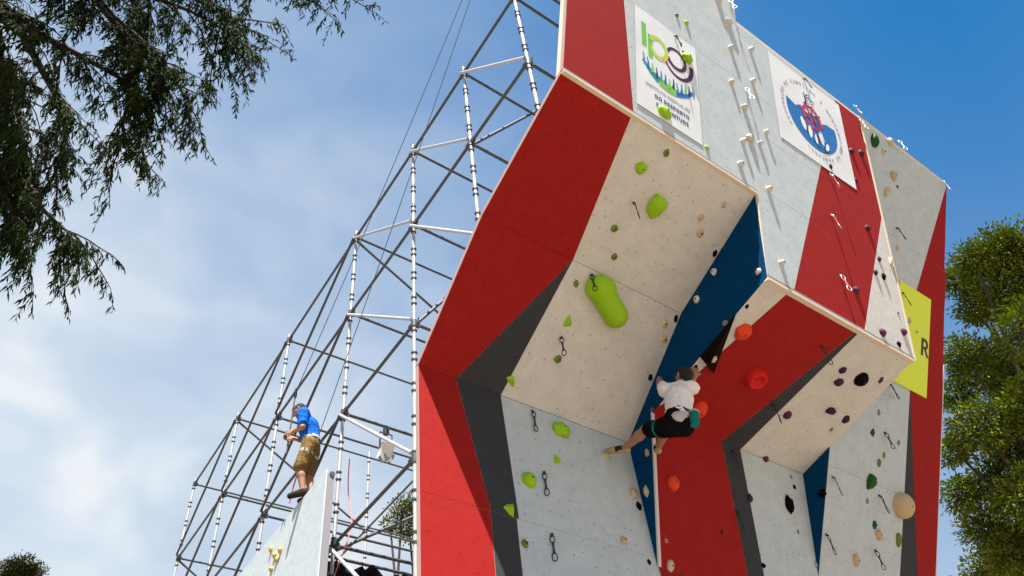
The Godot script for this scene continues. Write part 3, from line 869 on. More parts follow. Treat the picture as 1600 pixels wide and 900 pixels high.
func on_banner(x0: float, s0: float, off: float) -> Callable:
	return func(p: Vector2) -> Vector3: return on("HW", x0 + p.x, s0 + p.y, off + ripple(x0 + p.x, s0 + p.y))

func print_poly(pts: PackedVector2Array, f: Callable, m: Material, parent: Node3D, called := "print") -> void:
	var g := Geo.new()
	var n := frame("HW").z
	var idx := Geometry2D.triangulate_polygon(pts)
	for i in range(0, idx.size(), 3):
		split_flat(g, pts[idx[i]], pts[idx[i + 1]], pts[idx[i + 2]], f, n, 0)
	if g.v.size() > 0: gpart(called, g, m, parent)

func split_flat(g: Geo, a: Vector2, b: Vector2, c: Vector2, f: Callable, n: Vector3, depth: int) -> void:
	var l := maxf(a.distance_to(b), maxf(b.distance_to(c), c.distance_to(a)))
	if l > 0.12 and depth < 5:
		var ab := (a + b) * 0.5
		var bc := (b + c) * 0.5
		var ca := (c + a) * 0.5
		for q in [[a, ab, ca], [ab, b, bc], [ca, bc, c], [ab, bc, ca]]: split_flat(g, q[0], q[1], q[2], f, n, depth + 1)
	else:
		g.flat(f.call(a), f.call(b), f.call(c), n)

func stroke(pts: Array, w0: float, w1: float) -> PackedVector2Array:
	# a ribbon along a smooth line
	var l := PackedVector2Array()
	var r := PackedVector2Array()
	for i in pts.size():
		var a: Vector2 = pts[maxi(i - 1, 0)]
		var b: Vector2 = pts[mini(i + 1, pts.size() - 1)]
		var n := (b - a).normalized().orthogonal()
		var w := lerpf(w0, w1, float(i) / (pts.size() - 1)) * 0.5
		l.append(pts[i] + n * w)
		r.insert(0, pts[i] - n * w)
	l.append_array(r)
	return l

func arc(c: Vector2, rx: float, ry: float, d0: float, d1: float, steps := 20) -> Array:
	var o := []
	for i in steps + 1:
		var f := deg_to_rad(lerpf(d0, d1, float(i) / steps))
		o.append(c + Vector2(cos(f) * rx, sin(f) * ry))
	return o

func letters(txt: String, height: float, k: String, x: float, s: float, off: float, spin: float, m: Material, parent: Node3D, bold := false, align_c := true) -> void:
	var t := TextMesh.new()
	var f := SystemFont.new()
	f.font_names = PackedStringArray(["Droid Sans"])
	if bold: f.font_weight = 700
	t.font = f; t.text = txt; t.font_size = 48; t.pixel_size = height / 36.0; t.depth = 0.0015; t.curve_step = 2.0
	t.horizontal_alignment = HORIZONTAL_ALIGNMENT_CENTER if align_c else HORIZONTAL_ALIGNMENT_LEFT
	var o := MeshInstance3D.new()
	o.name = "lettering"; o.mesh = t; o.material_override = m
	parent.add_child(o, true)
	o.transform = Transform3D(frame(k) * Basis(Vector3(0, 0, 1), spin), on(k, x, s, off + (ripple(x, s) + 0.001 if k == "HW" else 0.0)) - parent.position)

func sheet(k: String, x0: float, x1: float, s0: float, s1: float, off: float, m: Material, parent: Node3D, called := "sheet") -> void:
	# a thin sheet with a slight ripple
	var g := Geo.new()
	var nx := 14
	var ns := 20
	var nz := FastNoiseLite.new(); nz.seed = 9; nz.frequency = 1.1
	var P := func(i: int, j: int) -> Vector3:
		var x := lerpf(x0, x1, float(i) / nx)
		var s := lerpf(s0, s1, float(j) / ns)
		return on(k, x, s, off + ripple(x, s))
	var n := frame(k).z
	for i in nx:
		for j in ns:
			g.quad(P.call(i, j), P.call(i + 1, j), P.call(i + 1, j + 1), P.call(i, j + 1), n, Vector2(float(i) / nx, float(j) / ns), Vector2(float(i + 1) / nx, float(j) / ns), Vector2(float(i + 1) / nx, float(j + 1) / ns), Vector2(float(i) / nx, float(j + 1) / ns))
	var e := 0.0015
	for q in [[x0, s0, x1, s0], [x1, s0, x1, s1], [x1, s1, x0, s1], [x0, s1, x0, s0]]:
		var a := on(k, q[0], q[1], off + ripple(q[0], q[1]))
		var b := on(k, q[2], q[3], off + ripple(q[2], q[3]))
		var mid := on(k, (x0 + x1) * 0.5, (s0 + s1) * 0.5, off)
		g.quad(a, b, b - n * e, a - n * e, (a + b) * 0.5 - mid)
	gpart(called, g, m, parent)

func build_banners() -> void:
	# logo banner
	var x0 := 4.335
	var s0 := 1.21
	var b := thing("logo_banner", "white banner with green and purple logo letters on the upper wall", "banner", on("HW", x0 + 0.52, s0 + 0.83))
	sheet("HW", x0, x0 + 1.04, s0, s0 + 1.66, 0.004, M.vinyl, b)
	var f := on_banner(x0, s0, 0.006)
	var f2 := on_banner(x0, s0, 0.0075)
	print_poly(stroke([Vector2(0.132, 0.22), Vector2(0.138, 0.42), Vector2(0.142, 0.62)], 0.075, 0.075), f, M.print_green, b)
	print_poly(stroke([Vector2(0.238, 0.36), Vector2(0.240, 0.55), Vector2(0.242, 0.76)], 0.07, 0.07), f, M.print_green, b)
	print_poly(stroke(arc(Vector2(0.375, 0.50), 0.135, 0.165, -160, 160), 0.06, 0.06), f2, M.print_lime, b)
	print_poly(stroke(arc(Vector2(0.375, 0.50), 0.137, 0.167, 10, 60, 8), 0.062, 0.062), on_banner(x0, s0, 0.009), M.print_gold, b)
	print_poly(stroke(arc(Vector2(0.675, 0.48), 0.15, 0.165, -165, 165), 0.045, 0.06), f, M.print_purple, b)
	print_poly(stroke([Vector2(0.812, 0.22), Vector2(0.818, 0.36), Vector2(0.82, 0.52)], 0.045, 0.05), f2, M.print_purple, b)
	print_poly(stroke(arc(Vector2(0.70, 0.50), 0.235, 0.285, 150, -12, 22), 0.03, 0.075), f, M.print_purple, b)
	# splash under the letters, with little figures
	var sw := []
	for p in [Vector2(0.12, 0.86), Vector2(0.18, 0.94), Vector2(0.25, 1.0), Vector2(0.37, 1.06), Vector2(0.52, 1.085), Vector2(0.70, 1.07), Vector2(0.84, 1.0), Vector2(0.93, 0.88)]: sw.append(p)
	print_poly(stroke([sw[0], sw[1], sw[2], sw[3]], 0.02, 0.13), f, M.print_teal, b)
	print_poly(stroke([sw[3], sw[4], sw[5] + Vector2(-0.06, 0)], 0.13, 0.12), f2, M.print_green, b)
	print_poly(stroke([sw[4] + Vector2(0.10, 0), sw[5], sw[6], sw[7]], 0.11, 0.03), f, M.print_blue, b)
	var r := RandomNumberGenerator.new(); r.seed = 4
	for i in 13:
		var q: Vector2 = sw[0].lerp(sw[7], i / 12.0)
		var bow := sin(PI * i / 12.0) * 0.13
		q = Vector2(q.x, 0.86 + bow * 1.0 - r.randf() * 0.05)
		var mm: Material = [M.print_teal, M.print_blue, M.print_green, M.print_navy][i % 4]
		print_poly(stroke([q + Vector2(0.0, 0.10), q + Vector2(0.012, 0.03), q + Vector2(-0.012 + r.randf() * 0.03, -0.07)], 0.045, 0.012), on_banner(x0, s0, 0.009), mm, b)
	letters("INSTITUTO PORTUGUÊS", 0.05, "HW", x0 + 0.50, s0 + 1.24, 0.006, 0.0, M.print_grey, b)
	letters("DO DESPORTO", 0.062, "HW", x0 + 0.56, s0 + 1.36, 0.006, 0.0, M.print_navy, b, true)
	letters("E JUVENTUDE", 0.062, "HW", x0 + 0.56, s0 + 1.48, 0.006, 0.0, M.print_navy, b, true)
	# crest banner
	x0 = 6.95; s0 = 0.08
	var c := thing("crest_banner", "white banner with a round blue and red crest on the upper wall", "banner", on("HW", x0 + 0.8, s0 + 0.83))
	sheet("HW", x0, x0 + 1.66, s0, s0 + 1.68, 0.004, M.vinyl, c)
	f = on_banner(x0, s0, 0.006)
	var cc := Vector2(0.83, 0.85)
	var disc := PackedVector2Array()
	for i in 41:
		var ang := deg_to_rad(lerpf(-14.0, 194.0, i / 40.0))
		disc.append(cc + Vector2(cos(ang), sin(ang)) * 0.565)
	for i in 9:
		disc.append(Vector2(lerpf(0.30, 1.36, (i + 0.5) / 9.0), 0.74 + 0.05 * sin(i * 2.3)))
	print_poly(disc, f, M.print_blue, c)
	f2 = on_banner(x0, s0, 0.0075)
	var f3 := on_banner(x0, s0, 0.009)
	# pale figures and dark strokes in the lower field
	for q in [[0.60, 1.05, 0.10, 0.24, -0.25], [0.74, 1.12, 0.09, 0.26, 0.1], [1.0, 1.10, 0.11, 0.28, -0.2], [1.10, 1.22, 0.08, 0.16, 0.4], [0.86, 1.20, 0.06, 0.2, 0.0]]:
		var e := PackedVector2Array()
		for i in 16:
			var an := TAU * i / 16
			e.append(Vector2(q[0], q[1]) + (Vector2(cos(an) * q[2] * 0.5, sin(an) * q[3] * 0.5)).rotated(q[4]))
		print_poly(e, f2, M.print_white, c)
	for q in [[0.66, 1.10, 0.70, 1.26], [0.90, 1.10, 0.93, 1.24], [1.06, 1.16, 1.02, 1.32], [0.78, 1.26, 0.92, 1.34], [1.12, 1.30, 0.98, 1.38]]:
		print_poly(stroke([Vector2(q[0], q[1]), Vector2(q[2], q[3])], 0.035, 0.02), f3, M.print_navy, c)
	# wheel: ring, hub and spokes
	var wc := Vector2(0.83, 0.80)
	for hf in [0.0, 180.0]:
		print_poly(stroke(arc(wc, 0.195, 0.195, hf, hf + 180.5, 18), 0.055, 0.055), f3, M.print_red, c)
		print_poly(stroke(arc(wc, 0.065, 0.065, hf, hf + 180.5, 10), 0.04, 0.04), f3, M.print_red, c)
	for i in 8:
		var dv := Vector2.from_angle(TAU * i / 8 + 0.2)
		print_poly(stroke([wc + dv * 0.06, wc + dv * 0.26], 0.025, 0.03), f3, M.print_red if i % 2 == 0 else M.print_navy, c)
	print_poly(stroke([wc + Vector2(-0.10, -0.45), wc + Vector2(-0.08, -0.3), wc + Vector2(-0.11, -0.18)], 0.02, 0.04), f3, M.print_navy, c)
	var ring := "FEDERAÇÃO DE CAMPISMO E MONTANHISMO DE PORTUGAL"
	for i in ring.length():
		if ring[i] == " ": continue
		var an := deg_to_rad(-215.0 + 330.0 * i / ring.length())
		letters(ring[i], 0.062, "HW", x0 + cc.x + cos(an) * 0.655, s0 + cc.y + sin(an) * 0.655, 0.006, -an - PI / 2.0, M.print_grey, c)
	# yellow sign on the right overhang
	var y := thing("yellow_sign", "yellow sign board with a dark letter R at the right end", "sign", on("RP", 10.9, 3.1))
	var yg := Geo.new()
	yg.box(on("RP", 10.90, 3.085, 0.012), Vector3(0.43, 0.82, 0.006), frame("RP"))
	gpart("board", yg, M.sign_yellow, y)
	letters("R", 0.30, "RP", 11.21, 3.13, 0.0195, 0.0, M.print_black, y, true)

# ---------------------------------------------------------------- scaffold
const COLS := [Vector2(3.81, -3.45), Vector2(3.87, -4.88), Vector2(3.95, -6.56), Vector2(4.04, -8.74), Vector2(4.18, -11.92), Vector2(4.31, -14.9), Vector2(4.44, -17.9)]
const LEVELS := [13.25, 11.2, 9.25, 7.2, 5.1, 3.05, 1.0]
const ROW := 3.35

func node_at(col: int, lvl: int, row: int) -> Vector3:
	return Vector3(COLS[col].x + ROW * row, LEVELS[lvl] + EYE, COLS[col].y)

func build_scaffold() -> void:
	var s := thing("scaffold", "galvanised steel tube scaffold with standards, ledgers and braces behind the wall", "scaffold")
	var foot := [[8.75, 8.0, 9.2], [8.0, 8.0, 8.0], [0.0, 0.0, 0.0], [0.0, 0.0, 0.0], [0.0, 0.0, 0.0], [0.0, 0.0, 0.0], [0.0, 0.0, 0.0]]
	var rg0 := Geo.new()
	rg0.tube(Vector3(0, -0.006, 0), Vector3(0, 0.012, 0), 0.036, 0.043, 10)
	var ring_mesh := rg0.mesh()
	for row in 3:
		for col in COLS.size():
			var lift: float = LEVELS[0] + 0.6 + EYE if col == 0 else LEVELS[1] + 0.16 + EYE
			var base := Vector3(COLS[col].x + ROW * row, foot[col][row], COLS[col].y)
			var tip := Vector3(base.x, lift, base.z)
			var g := Geo.new()
			g.tube(base, tip, 0.0245, 0.0245, 12)
			var o := gpart("standard", g, M.steel, s)
			# rosettes every half metre, with the spigot joint ring close by
			var cg := Geo.new()
			var rings := []
			var y := LEVELS[1] + EYE - 0.02
			var k := 0
			while y + 2.1 > base.y:
				for yy in [y, y - 0.115]:
					if yy > base.y + 0.1 and yy < lift:
						cg.tube(Vector3(base.x, yy - 0.006, base.z), Vector3(base.x, yy + 0.012, base.z), 0.036, 0.043, 10)
						if yy > 5.5: rings.append(yy)
				y -= 0.50
				k += 1
			if col == 0:
				for q in 5: rings.append(LEVELS[1] + EYE + 0.4 + q * 0.5)
			if cg.v.size() > 0 and not (row == 0 and col < 5):
				part("collars", cg.mesh(), M.collar, o).set_meta("kind", "stuff")
			if row == 0 and col < 5:
				for yy in rings: part("collar", ring_mesh, M.collar, o, Vector3(base.x, yy, base.z))
			# base plate
			if base.y < 0.1:
				var bg := Geo.new()
				bg.box(Vector3(base.x, 0.006, base.z), Vector3(0.08, 0.006, 0.08))
				part("base_plate", bg.mesh(), M.old_steel, o)
	var hidden := func(p: Vector3) -> bool:
		return false
	# ledgers along the depth (rows) and across (between rows)
	for row in 3:
		for lvl in range(1, LEVELS.size()):
			for col in COLS.size() - 1:
				if col < 1 and lvl > 2: continue
				if col == 1 and lvl > 2: continue
				if col == 0 and lvl == 2 and row > 0: continue
				if row > 0 and lvl % 2 == 1: continue
				var g := Geo.new()
				g.tube(node_at(col, lvl, row), node_at(col + 1, lvl, row), 0.0235, 0.0235, 9)
				for e in [0.0, 1.0]:
					var c := node_at(col, lvl, row).lerp(node_at(col + 1, lvl, row), 0.035 if e == 0.0 else 0.965)
					g.box(c, Vector3(0.026, 0.034, 0.04))
				gpart("ledger", g, M.old_steel, s)
	for row in 2:
		for col in COLS.size():
			for lvl in range(0 if col == 0 else 1, LEVELS.size()):
				if col < 2 and lvl > 2: continue
				var g := Geo.new()
				g.tube(node_at(col, lvl, row), node_at(col, lvl, row + 1), 0.0235, 0.0235, 9)
				gpart("ledger", g, M.old_steel, s)
	# wedge couplers at the joints of the near face
	var cpg := Geo.new()
	cpg.tube(Vector3(0, -0.055, 0), Vector3(0, 0.055, 0), 0.040, 0.040, 10)
	cpg.box(Vector3(0.055, 0, 0), Vector3(0.028, 0.036, 0.022))
	cpg.box(Vector3(0, 0, -0.055), Vector3(0.022, 0.036, 0.028))
	cpg.box(Vector3(0.04, 0.03, 0.035), Vector3(0.008, 0.06, 0.006), Basis(Vector3(1, 0, 0), 0.3))
	var cpm := cpg.mesh()
	for col in COLS.size():
		for lvl in range(1, 6):
			if (col < 1 and lvl > 2) or (col == 1 and lvl > 2): continue
			part("coupler", cpm, M.old_steel, s, node_at(col, lvl, 0))
	# extra short cross tubes at the front standard
	for yy in [12.25, 12.62]:
		var g := Geo.new()
		var a := Vector3(COLS[0].x + 0.05, yy + EYE, COLS[0].y)
		g.tube(a, a + Vector3(ROW, 0, 0), 0.0235, 0.0235, 9)
		gpart("ledger", g, M.old_steel, s)
	var sb := Geo.new()
	sb.tube(Vector3(COLS[0].x - 0.12, 11.85 + EYE, COLS[0].y - 0.3), Vector3(COLS[0].x + 0.55, 12.75 + EYE, COLS[0].y + 0.25), 0.0235, 0.0235, 9)
	gpart("brace", sb, M.old_steel, s)
	# braces in the long faces
	for row in 3:
		for lvl in range(1, LEVELS.size() - 1):
			for col in COLS.size() - 1:
				if row == 2 and lvl > 3: continue
				var a: Vector3
				var b: Vector3
				if col < 3:
					a = node_at(col + 1, lvl, row); b = node_at(col, lvl + 1, row)
				else:
					a = node_at(col, lvl, row); b = node_at(col + 1, lvl + 1, row)
				if (col == 0 and lvl > 1) or (col == 1 and lvl > 2): continue
				if row > 0: continue
				a += Vector3(-0.05, -0.05, 0); b += Vector3(-0.05, 0.06, 0)
				var g := Geo.new()
				g.tube(a, b, 0.0235, 0.0235, 9)
				gpart("brace", g, M.steel if col < 3 else M.old_steel, s)
	# braces across
	for q in [[3, 1, 2], [5, 1, 2], [3, 4, 3], [5, 3, 4], [4, 4, 5], [6, 2, 3], [6, 4, 5]]:
		var g := Geo.new()
		var a := node_at(q[0], q[1], 0) + Vector3(0.05, -0.04, -0.05)
		var b := node_at(q[0], q[2], 1) + Vector3(-0.05, 0.04, -0.05)
		g.tube(a, b, 0.0235, 0.0235, 9)
		gpart("brace", g, M.old_steel, s)
	for q in [[1, 2, 1], [2, 3, 2]]:
		var g := Geo.new()
		var a := node_at(q[0], q[1], 0) + Vector3(0.05, 0.05, -0.05)
		var b := a + Vector3(1.75, 2.6, 0)
		g.tube(a, b, 0.0235, 0.0235, 9)
		gpart("brace", g, M.old_steel, s)

	# side wall board that the worker stands on
	var p := thing("side_wall", "pale grey climbing board wall under the worker's feet", "climbing wall")
	var xa := 3.705
	var f := func(q: Vector2, off: float) -> Vector3: return Vector3(xa + (-q.x - 8.4) * 0.0435 - off, q.y, q.x)
	for c in [[-8.4, -9.9], [-9.9, -11.4], [-11.4, -12.9]]:
		for r in [[0.0, 1.5], [1.5, 3.0], [3.0, 4.5], [4.5, 6.0], [6.0, 7.55]]:
			var pp := PackedVector2Array([Vector2(c[0], r[0]), Vector2(c[1], r[0]), Vector2(c[1], r[1]), Vector2(c[0], r[1])])
			var o := MeshInstance3D.new()
			o.name = "panel"
			o.mesh = plate(pp, f, 0.02, 0.002, Vector2(rng.randf(), rng.randf()))
			o.set_surface_override_material(0, M.panel_grey); o.set_surface_override_material(1, M.panel_grey)
			p.add_child(o, true)
	var fg := Geo.new()
	fg.box(Vector3(xa + 0.075, 3.75, -8.44), Vector3(0.05, 3.75, 0.025))
	gpart("stud", fg, M.trim, p)
	var tg := Geo.new()
	var t0 := Vector3(xa + 0.09, 7.50, -8.4)
	tg.tube(t0, Vector3(xa + 0.28, 7.50, -12.9), 0.04, 0.04, 8)
	gpart("top_rail", tg, M.old_steel, p)
	var hs := [[7.293, -10.229, "upper"], [7.10, -10.03, "middle"], [7.08, -9.82, "right"], [6.99, -9.93, "lower"], [6.93, -10.10, "lowest"]]
	for i in hs.size():
		var h: Array = hs[i]
		add_hold("%s pale yellow climbing hold of the cluster on the side wall" % h[2], "yellow", "blob", 0.10, 0.09, f.call(Vector2(h[1], h[0]), 0.0), Basis(Vector3(0, 0, 1), Vector3(0, 1, 0), Vector3(-1, 0, 0)), 300 + i)

	# ropes down to the worker
	for q in [["long thin dark rope running from the worker up past the scaffold, outer one", Vector3(3.70, 14.82, -4.23), Vector3(3.575, 9.58, -9.51)], ["long thin dark rope running from the worker up past the scaffold, inner one", Vector3(3.74, 14.80, -4.0), Vector3(3.85, 8.56, -9.12)]]:
		var r := thing("rope", q[0], "rope", q[1], "ropes of the worker")
		var pts := []
		for i in 13:
			var t := i / 12.0
			pts.append((q[1] as Vector3).lerp(q[2], t) - Vector3(0, sin(PI * t) * 0.10, 0))
		var g := Geo.new()
		g.path(pts, 0.0065, 0.0065, 6)
		gpart("strand", g, M.rope, r)
	var bar := Geo.new()
	bar.tube(Vector3(3.70, 14.82, -3.3), Vector3(3.78, 14.82, -4.4), 0.0235, 0.0235, 9)
	gpart("outrigger", bar, M.old_steel, s)
	var pr := thing("rope", "slack pink rope loop hanging from the scaffold below the worker", "rope", Vector3(4.05, 7.4, -8.9))
	var pk := []
	for i in 21:
		var t := i / 20.0
		pk.append(Vector3(4.12 + 0.10 * sin(t * 5.0), 7.95 - 1.9 * t, -8.6 - 0.16 * sin(t * 7.0)))
	var pg := Geo.new()
	pg.path(pk, 0.008, 0.008, 6)
	gpart("strand", pg, M.pink_rope, pr)

	# white floodlight hanging from a ledger
	var l := thing("floodlight", "white floodlight hanging in a grey yoke from a scaffold ledger", "floodlight", Vector3(4.76, 8.5, -8.74))
	var yg := Geo.new()
	yg.box(Vector3(4.76, 8.72, -8.74), Vector3(0.035, 0.06, 0.035))
	yg.tube(Vector3(4.66, 8.68, -8.74), Vector3(4.66, 8.40, -8.74), 0.012, 0.012, 7)
	yg.tube(Vector3(4.86, 8.68, -8.74), Vector3(4.86, 8.40, -8.74), 0.012, 0.012, 7)
	yg.tube(Vector3(4.66, 8.68, -8.74), Vector3(4.86, 8.68, -8.74), 0.012, 0.012, 7)
	gpart("yoke", yg, M.old_steel, l)
	var hg := Geo.new()
	var hb := Basis(Vector3.RIGHT, 0.5)
	hg.box(Vector3(4.76, 8.36, -8.74), Vector3(0.095, 0.12, 0.055), hb)
	hg.box(Vector3(4.76, 8.36, -8.70), Vector3(0.075, 0.10, 0.05), hb)
	gpart("housing", hg, M.lamp_white, l)
	var vg := Geo.new()
	vg.box(Vector3(4.70, 8.20, -8.70), Vector3(0.05, 0.05, 0.03), Basis(Vector3(0, 0, 1), 0.6))
	vg.box(Vector3(4.83, 8.22, -8.70), Vector3(0.02, 0.08, 0.03), Basis(Vector3(0, 0, 1), -0.5))
	gpart("visor", vg, M.trim, l)

	# black net sheet hung low between the tubes
	var nt := thing("net_sheet", "black crumpled net sheet hung low between the scaffold tubes", "sheet")
	var ng := Geo.new()
	var nn := FastNoiseLite.new(); nn.seed = 2; nn.frequency = 1.8
	var NP := func(i: int, j: int) -> Vector3:
		var x := 4.35 + 1.35 * i / 16.0
		var y := 6.93 - 1.5 * j / 10.0 + 0.06 * i / 16.0 + 0.10 * nn.get_noise_2d(i * 0.4, 3.0) + 0.05 * sin(i * 0.9)
		return Vector3(x, y, -9.6 + 0.16 * nn.get_noise_2d(i * 0.5, j * 0.35))
	for i in 16:
		for j in 10:
			ng.quad(NP.call(i, j), NP.call(i + 1, j), NP.call(i + 1, j + 1), NP.call(i, j + 1), Vector3(0, 0, 1))
	gpart("cloth", ng, M.net, nt)
	var ntube := Geo.new()
	ntube.tube(Vector3(4.1, 7.02, -9.6), Vector3(7.4, 7.02, -9.6), 0.0235, 0.0235, 8)
	gpart("ledger", ntube, M.old_steel, s)

# ---------------------------------------------------------------- bodies
func sdf_mesh(bones: Array, cell: float, k: float, mesh_out: Geo = null, folds := 0.0) -> ArrayMesh:
	# tapered capsules joined by a smooth minimum, meshed as surface nets
	var lo := Vector3(1e9, 1e9, 1e9)
	var hi := -lo
	for b in bones:
		var r: float = maxf(b[2], b[3]) + k + cell * 2.0
		for q in [b[0], b[1]]:
			lo = lo.min(q - Vector3.ONE * r)
			hi = hi.max(q + Vector3.ONE * r)
	var nx := int((hi.x - lo.x) / cell) + 2
	var ny := int((hi.y - lo.y) / cell) + 2
	var nz := int((hi.z - lo.z) / cell) + 2
	var F := PackedFloat32Array()
	F.resize(nx * ny * nz)
	F.fill(1.0)
	for b in bones:
		var a: Vector3 = b[0]
		var e: Vector3 = b[1]
		var ra: float = b[2]
		var rb: float = b[3]
		var m := maxf(ra, rb) + k + cell * 2.0
		var l0 := ((a.min(e) - Vector3.ONE * m - lo) / cell).floor()
		var l1 := ((a.max(e) + Vector3.ONE * m - lo) / cell).ceil()
		var ae := e - a
		var den := maxf(ae.length_squared(), 1e-9)
		for iz in range(maxi(int(l0.z), 0), mini(int(l1.z) + 1, nz)):
			for iy in range(maxi(int(l0.y), 0), mini(int(l1.y) + 1, ny)):
				for ix in range(maxi(int(l0.x), 0), mini(int(l1.x) + 1, nx)):
					var p := lo + Vector3(ix, iy, iz) * cell
					var t := clampf((p - a).dot(ae) / den, 0.0, 1.0)
					var d := p.distance_to(a + ae * t) - lerpf(ra, rb, t)
					var id := (iz * ny + iy) * nx + ix
					var o := F[id]
					if o >= 0.99: F[id] = d
					else:
						var h := maxf(k - absf(o - d), 0.0) / k
						F[id] = minf(o, d) - h * h * k * 0.25
	var vid := PackedInt32Array()
	vid.resize(nx * ny * nz)
	vid.fill(-1)
	var V := PackedVector3Array()
	var N := PackedVector3Array()
	var sx := 1
	var sy := nx
	var sz := nx * ny
	var corner := [0, sx, sy, sx + sy, sz, sx + sz, sy + sz, sx + sy + sz]
	var off := [Vector3(0, 0, 0), Vector3(1, 0, 0), Vector3(0, 1, 0), Vector3(1, 1, 0), Vector3(0, 0, 1), Vector3(1, 0, 1), Vector3(0, 1, 1), Vector3(1, 1, 1)]
	var edges := [[0, 1], [2, 3], [4, 5], [6, 7], [0, 2], [1, 3], [4, 6], [5, 7], [0, 4], [1, 5], [2, 6], [3, 7]]
	for iz in nz - 1:
		for iy in ny - 1:
			var row := (iz * ny + iy) * nx
			for ix in nx - 1:
				var id := row + ix
				var f0 := F[id]
				if f0 > cell * 3.0 or f0 < -cell * 3.0: continue
				var inside := 0
				for c in corner:
					if F[id + c] < 0.0: inside += 1
				if inside == 0 or inside == 8: continue
				var s := Vector3.ZERO
				var cnt := 0
				for e in edges:
					var fa := F[id + corner[e[0]]]
					var fb := F[id + corner[e[1]]]
					if (fa < 0.0) != (fb < 0.0):
						var t := fa / (fa - fb)
						s += (off[e[0]] as Vector3).lerp(off[e[1]], t)
						cnt += 1
				vid[id] = V.size()
				V.append(lo + (Vector3(ix, iy, iz) + s / cnt) * cell)
				N.append(Vector3(F[id + sx] - f0 + F[id + sx + sy + sz] - F[id + sy + sz], F[id + sy] - f0 + F[id + sx + sy + sz] - F[id + sx + sz], F[id + sz] - f0 + F[id + sx + sy + sz] - F[id + sx + sy]).normalized())
	if folds > 0.0:
		# creases of cloth: ridged noise pushed along the normals, normals rebuilt from the noise slope
		var fn := FastNoiseLite.new()
		fn.seed = 17; fn.frequency = 7.0; fn.fractal_type = FastNoiseLite.FRACTAL_RIDGED; fn.fractal_octaves = 2
		for i in V.size():
			var p := V[i]
			var q := Vector3(p.x * 1.0 + p.y * 0.5, p.y * 0.8, p.z * 1.0 - p.y * 0.4)
			var f0 := fn.get_noise_3dv(q)
			var gr := Vector3(fn.get_noise_3dv(q + Vector3(0.008, 0, 0)) - f0, fn.get_noise_3dv(q + Vector3(0, 0.008, 0)) - f0, fn.get_noise_3dv(q + Vector3(0, 0, 0.008)) - f0) / 0.008 * folds
			V[i] = p + N[i] * f0 * folds
			N[i] = (N[i] - (gr - N[i] * gr.dot(N[i])) * 0.8).normalized()
	var g := mesh_out if mesh_out else Geo.new()
	for iz in range(1, nz - 1):
		for iy in range(1, ny - 1):
			var row := (iz * ny + iy) * nx
			for ix in range(1, nx - 1):
				var id := row + ix
				if vid[id] < 0: continue
				var f0 := F[id] < 0.0
				for ax in 3:
					var st: int = [sx, sy, sz][ax]
					if f0 == (F[id + st] < 0.0): continue
					var p1: int = [sy, sz, sx][ax]
					var p2: int = [sz, sx, sy][ax]
					var q0 := vid[id]
					var q1 := vid[id - p1]
					var q2 := vid[id - p1 - p2]
					var q3 := vid[id - p2]
					if q1 < 0 or q2 < 0 or q3 < 0: continue
					g.tri(V[q0], V[q1], V[q2], N[q0], N[q1], N[q2])
					g.tri(V[q0], V[q2], V[q3], N[q0], N[q2], N[q3])
	return g.mesh() if mesh_out == null else null

func hand_bones(wrist: Vector3, dir: Vector3, palm_n: Vector3, curl: float, side: float) -> Array:
	# palm, four fingers of unequal length that curl towards palm_n, and a thumb from the side
	var d := dir.normalized()
	var n := (palm_n - d * palm_n.dot(d)).normalized()
	var s := d.cross(n) * side
	var o := []
	var c := wrist + d * 0.05
	for q in [-0.028, -0.009, 0.010, 0.028]:
		o.append([wrist + s * q * 0.55, c + d * 0.035 + s * q, 0.017, 0.013])
	var lens := [0.060, 0.078, 0.086, 0.076]
	var i := 0
	for q in [-0.031, -0.0105, 0.0105, 0.031]:
		var a: Vector3 = c + d * 0.04 + s * q
		var l: float = lens[i] * 0.45
		var d1 := (d * cos(curl * 0.7) + n * sin(curl * 0.7))
		var d2 := (d * cos(curl * 1.7) + n * sin(curl * 1.7))
		var d3 := (d * cos(curl * 2.4) + n * sin(curl * 2.4))
		var b := a + d1 * l
		var e := b + d2 * l * 0.75
		var f := e + d3 * l * 0.6
		o.append([a, b, 0.0095, 0.009]); o.append([b, e, 0.009, 0.0082]); o.append([e, f, 0.0082, 0.007])
		i += 1
	var ta := wrist + d * 0.025 + s * 0.028
	var tb := ta + (d * 0.6 + s * 0.8).normalized() * 0.036
	var tc := tb + (d * 0.8 + s * 0.2 + n * 0.55).normalized() * 0.032
	o.append([ta, tb, 0.0125, 0.0105]); o.append([tb, tc, 0.0105, 0.0085])
	return o

func head_bones(c: Vector3, up: Vector3, fwd: Vector3) -> Array:
	var u := up.normalized()
	var f := (fwd - u * fwd.dot(u)).normalized()
	var s := u.cross(f)
	var o := []
	o.append([c + u * 0.035 - f * 0.022, c + u * 0.03 + f * 0.025, 0.083, 0.078])
	o.append([c - u * 0.02 + f * 0.02, c - u * 0.075 + f * 0.045, 0.066, 0.040])
	o.append([c - u * 0.085 + f * 0.05, c - u * 0.09 + f * 0.062, 0.024, 0.020])
	o.append([c + u * 0.005 + f * 0.092, c - u * 0.028 + f * 0.108, 0.009, 0.014])       # nose
	o.append([c - u * 0.058 + f * 0.078 + s * 0.014, c - u * 0.058 + f * 0.078 - s * 0.014, 0.010, 0.010])   # lips
	o.append([c + u * 0.022 + f * 0.088 + s * 0.034, c + u * 0.022 + f * 0.088 - s * 0.034, 0.010, 0.010])   # brow
	for k in [-1.0, 1.0]:
		o.append([c + s * 0.080 * k + u * 0.018 - f * 0.012, c + s * 0.074 * k - u * 0.022 - f * 0.004, 0.015, 0.009])   # ears
	return o

func person(label: String) -> Node3D:
	return thing("person", label, "person")

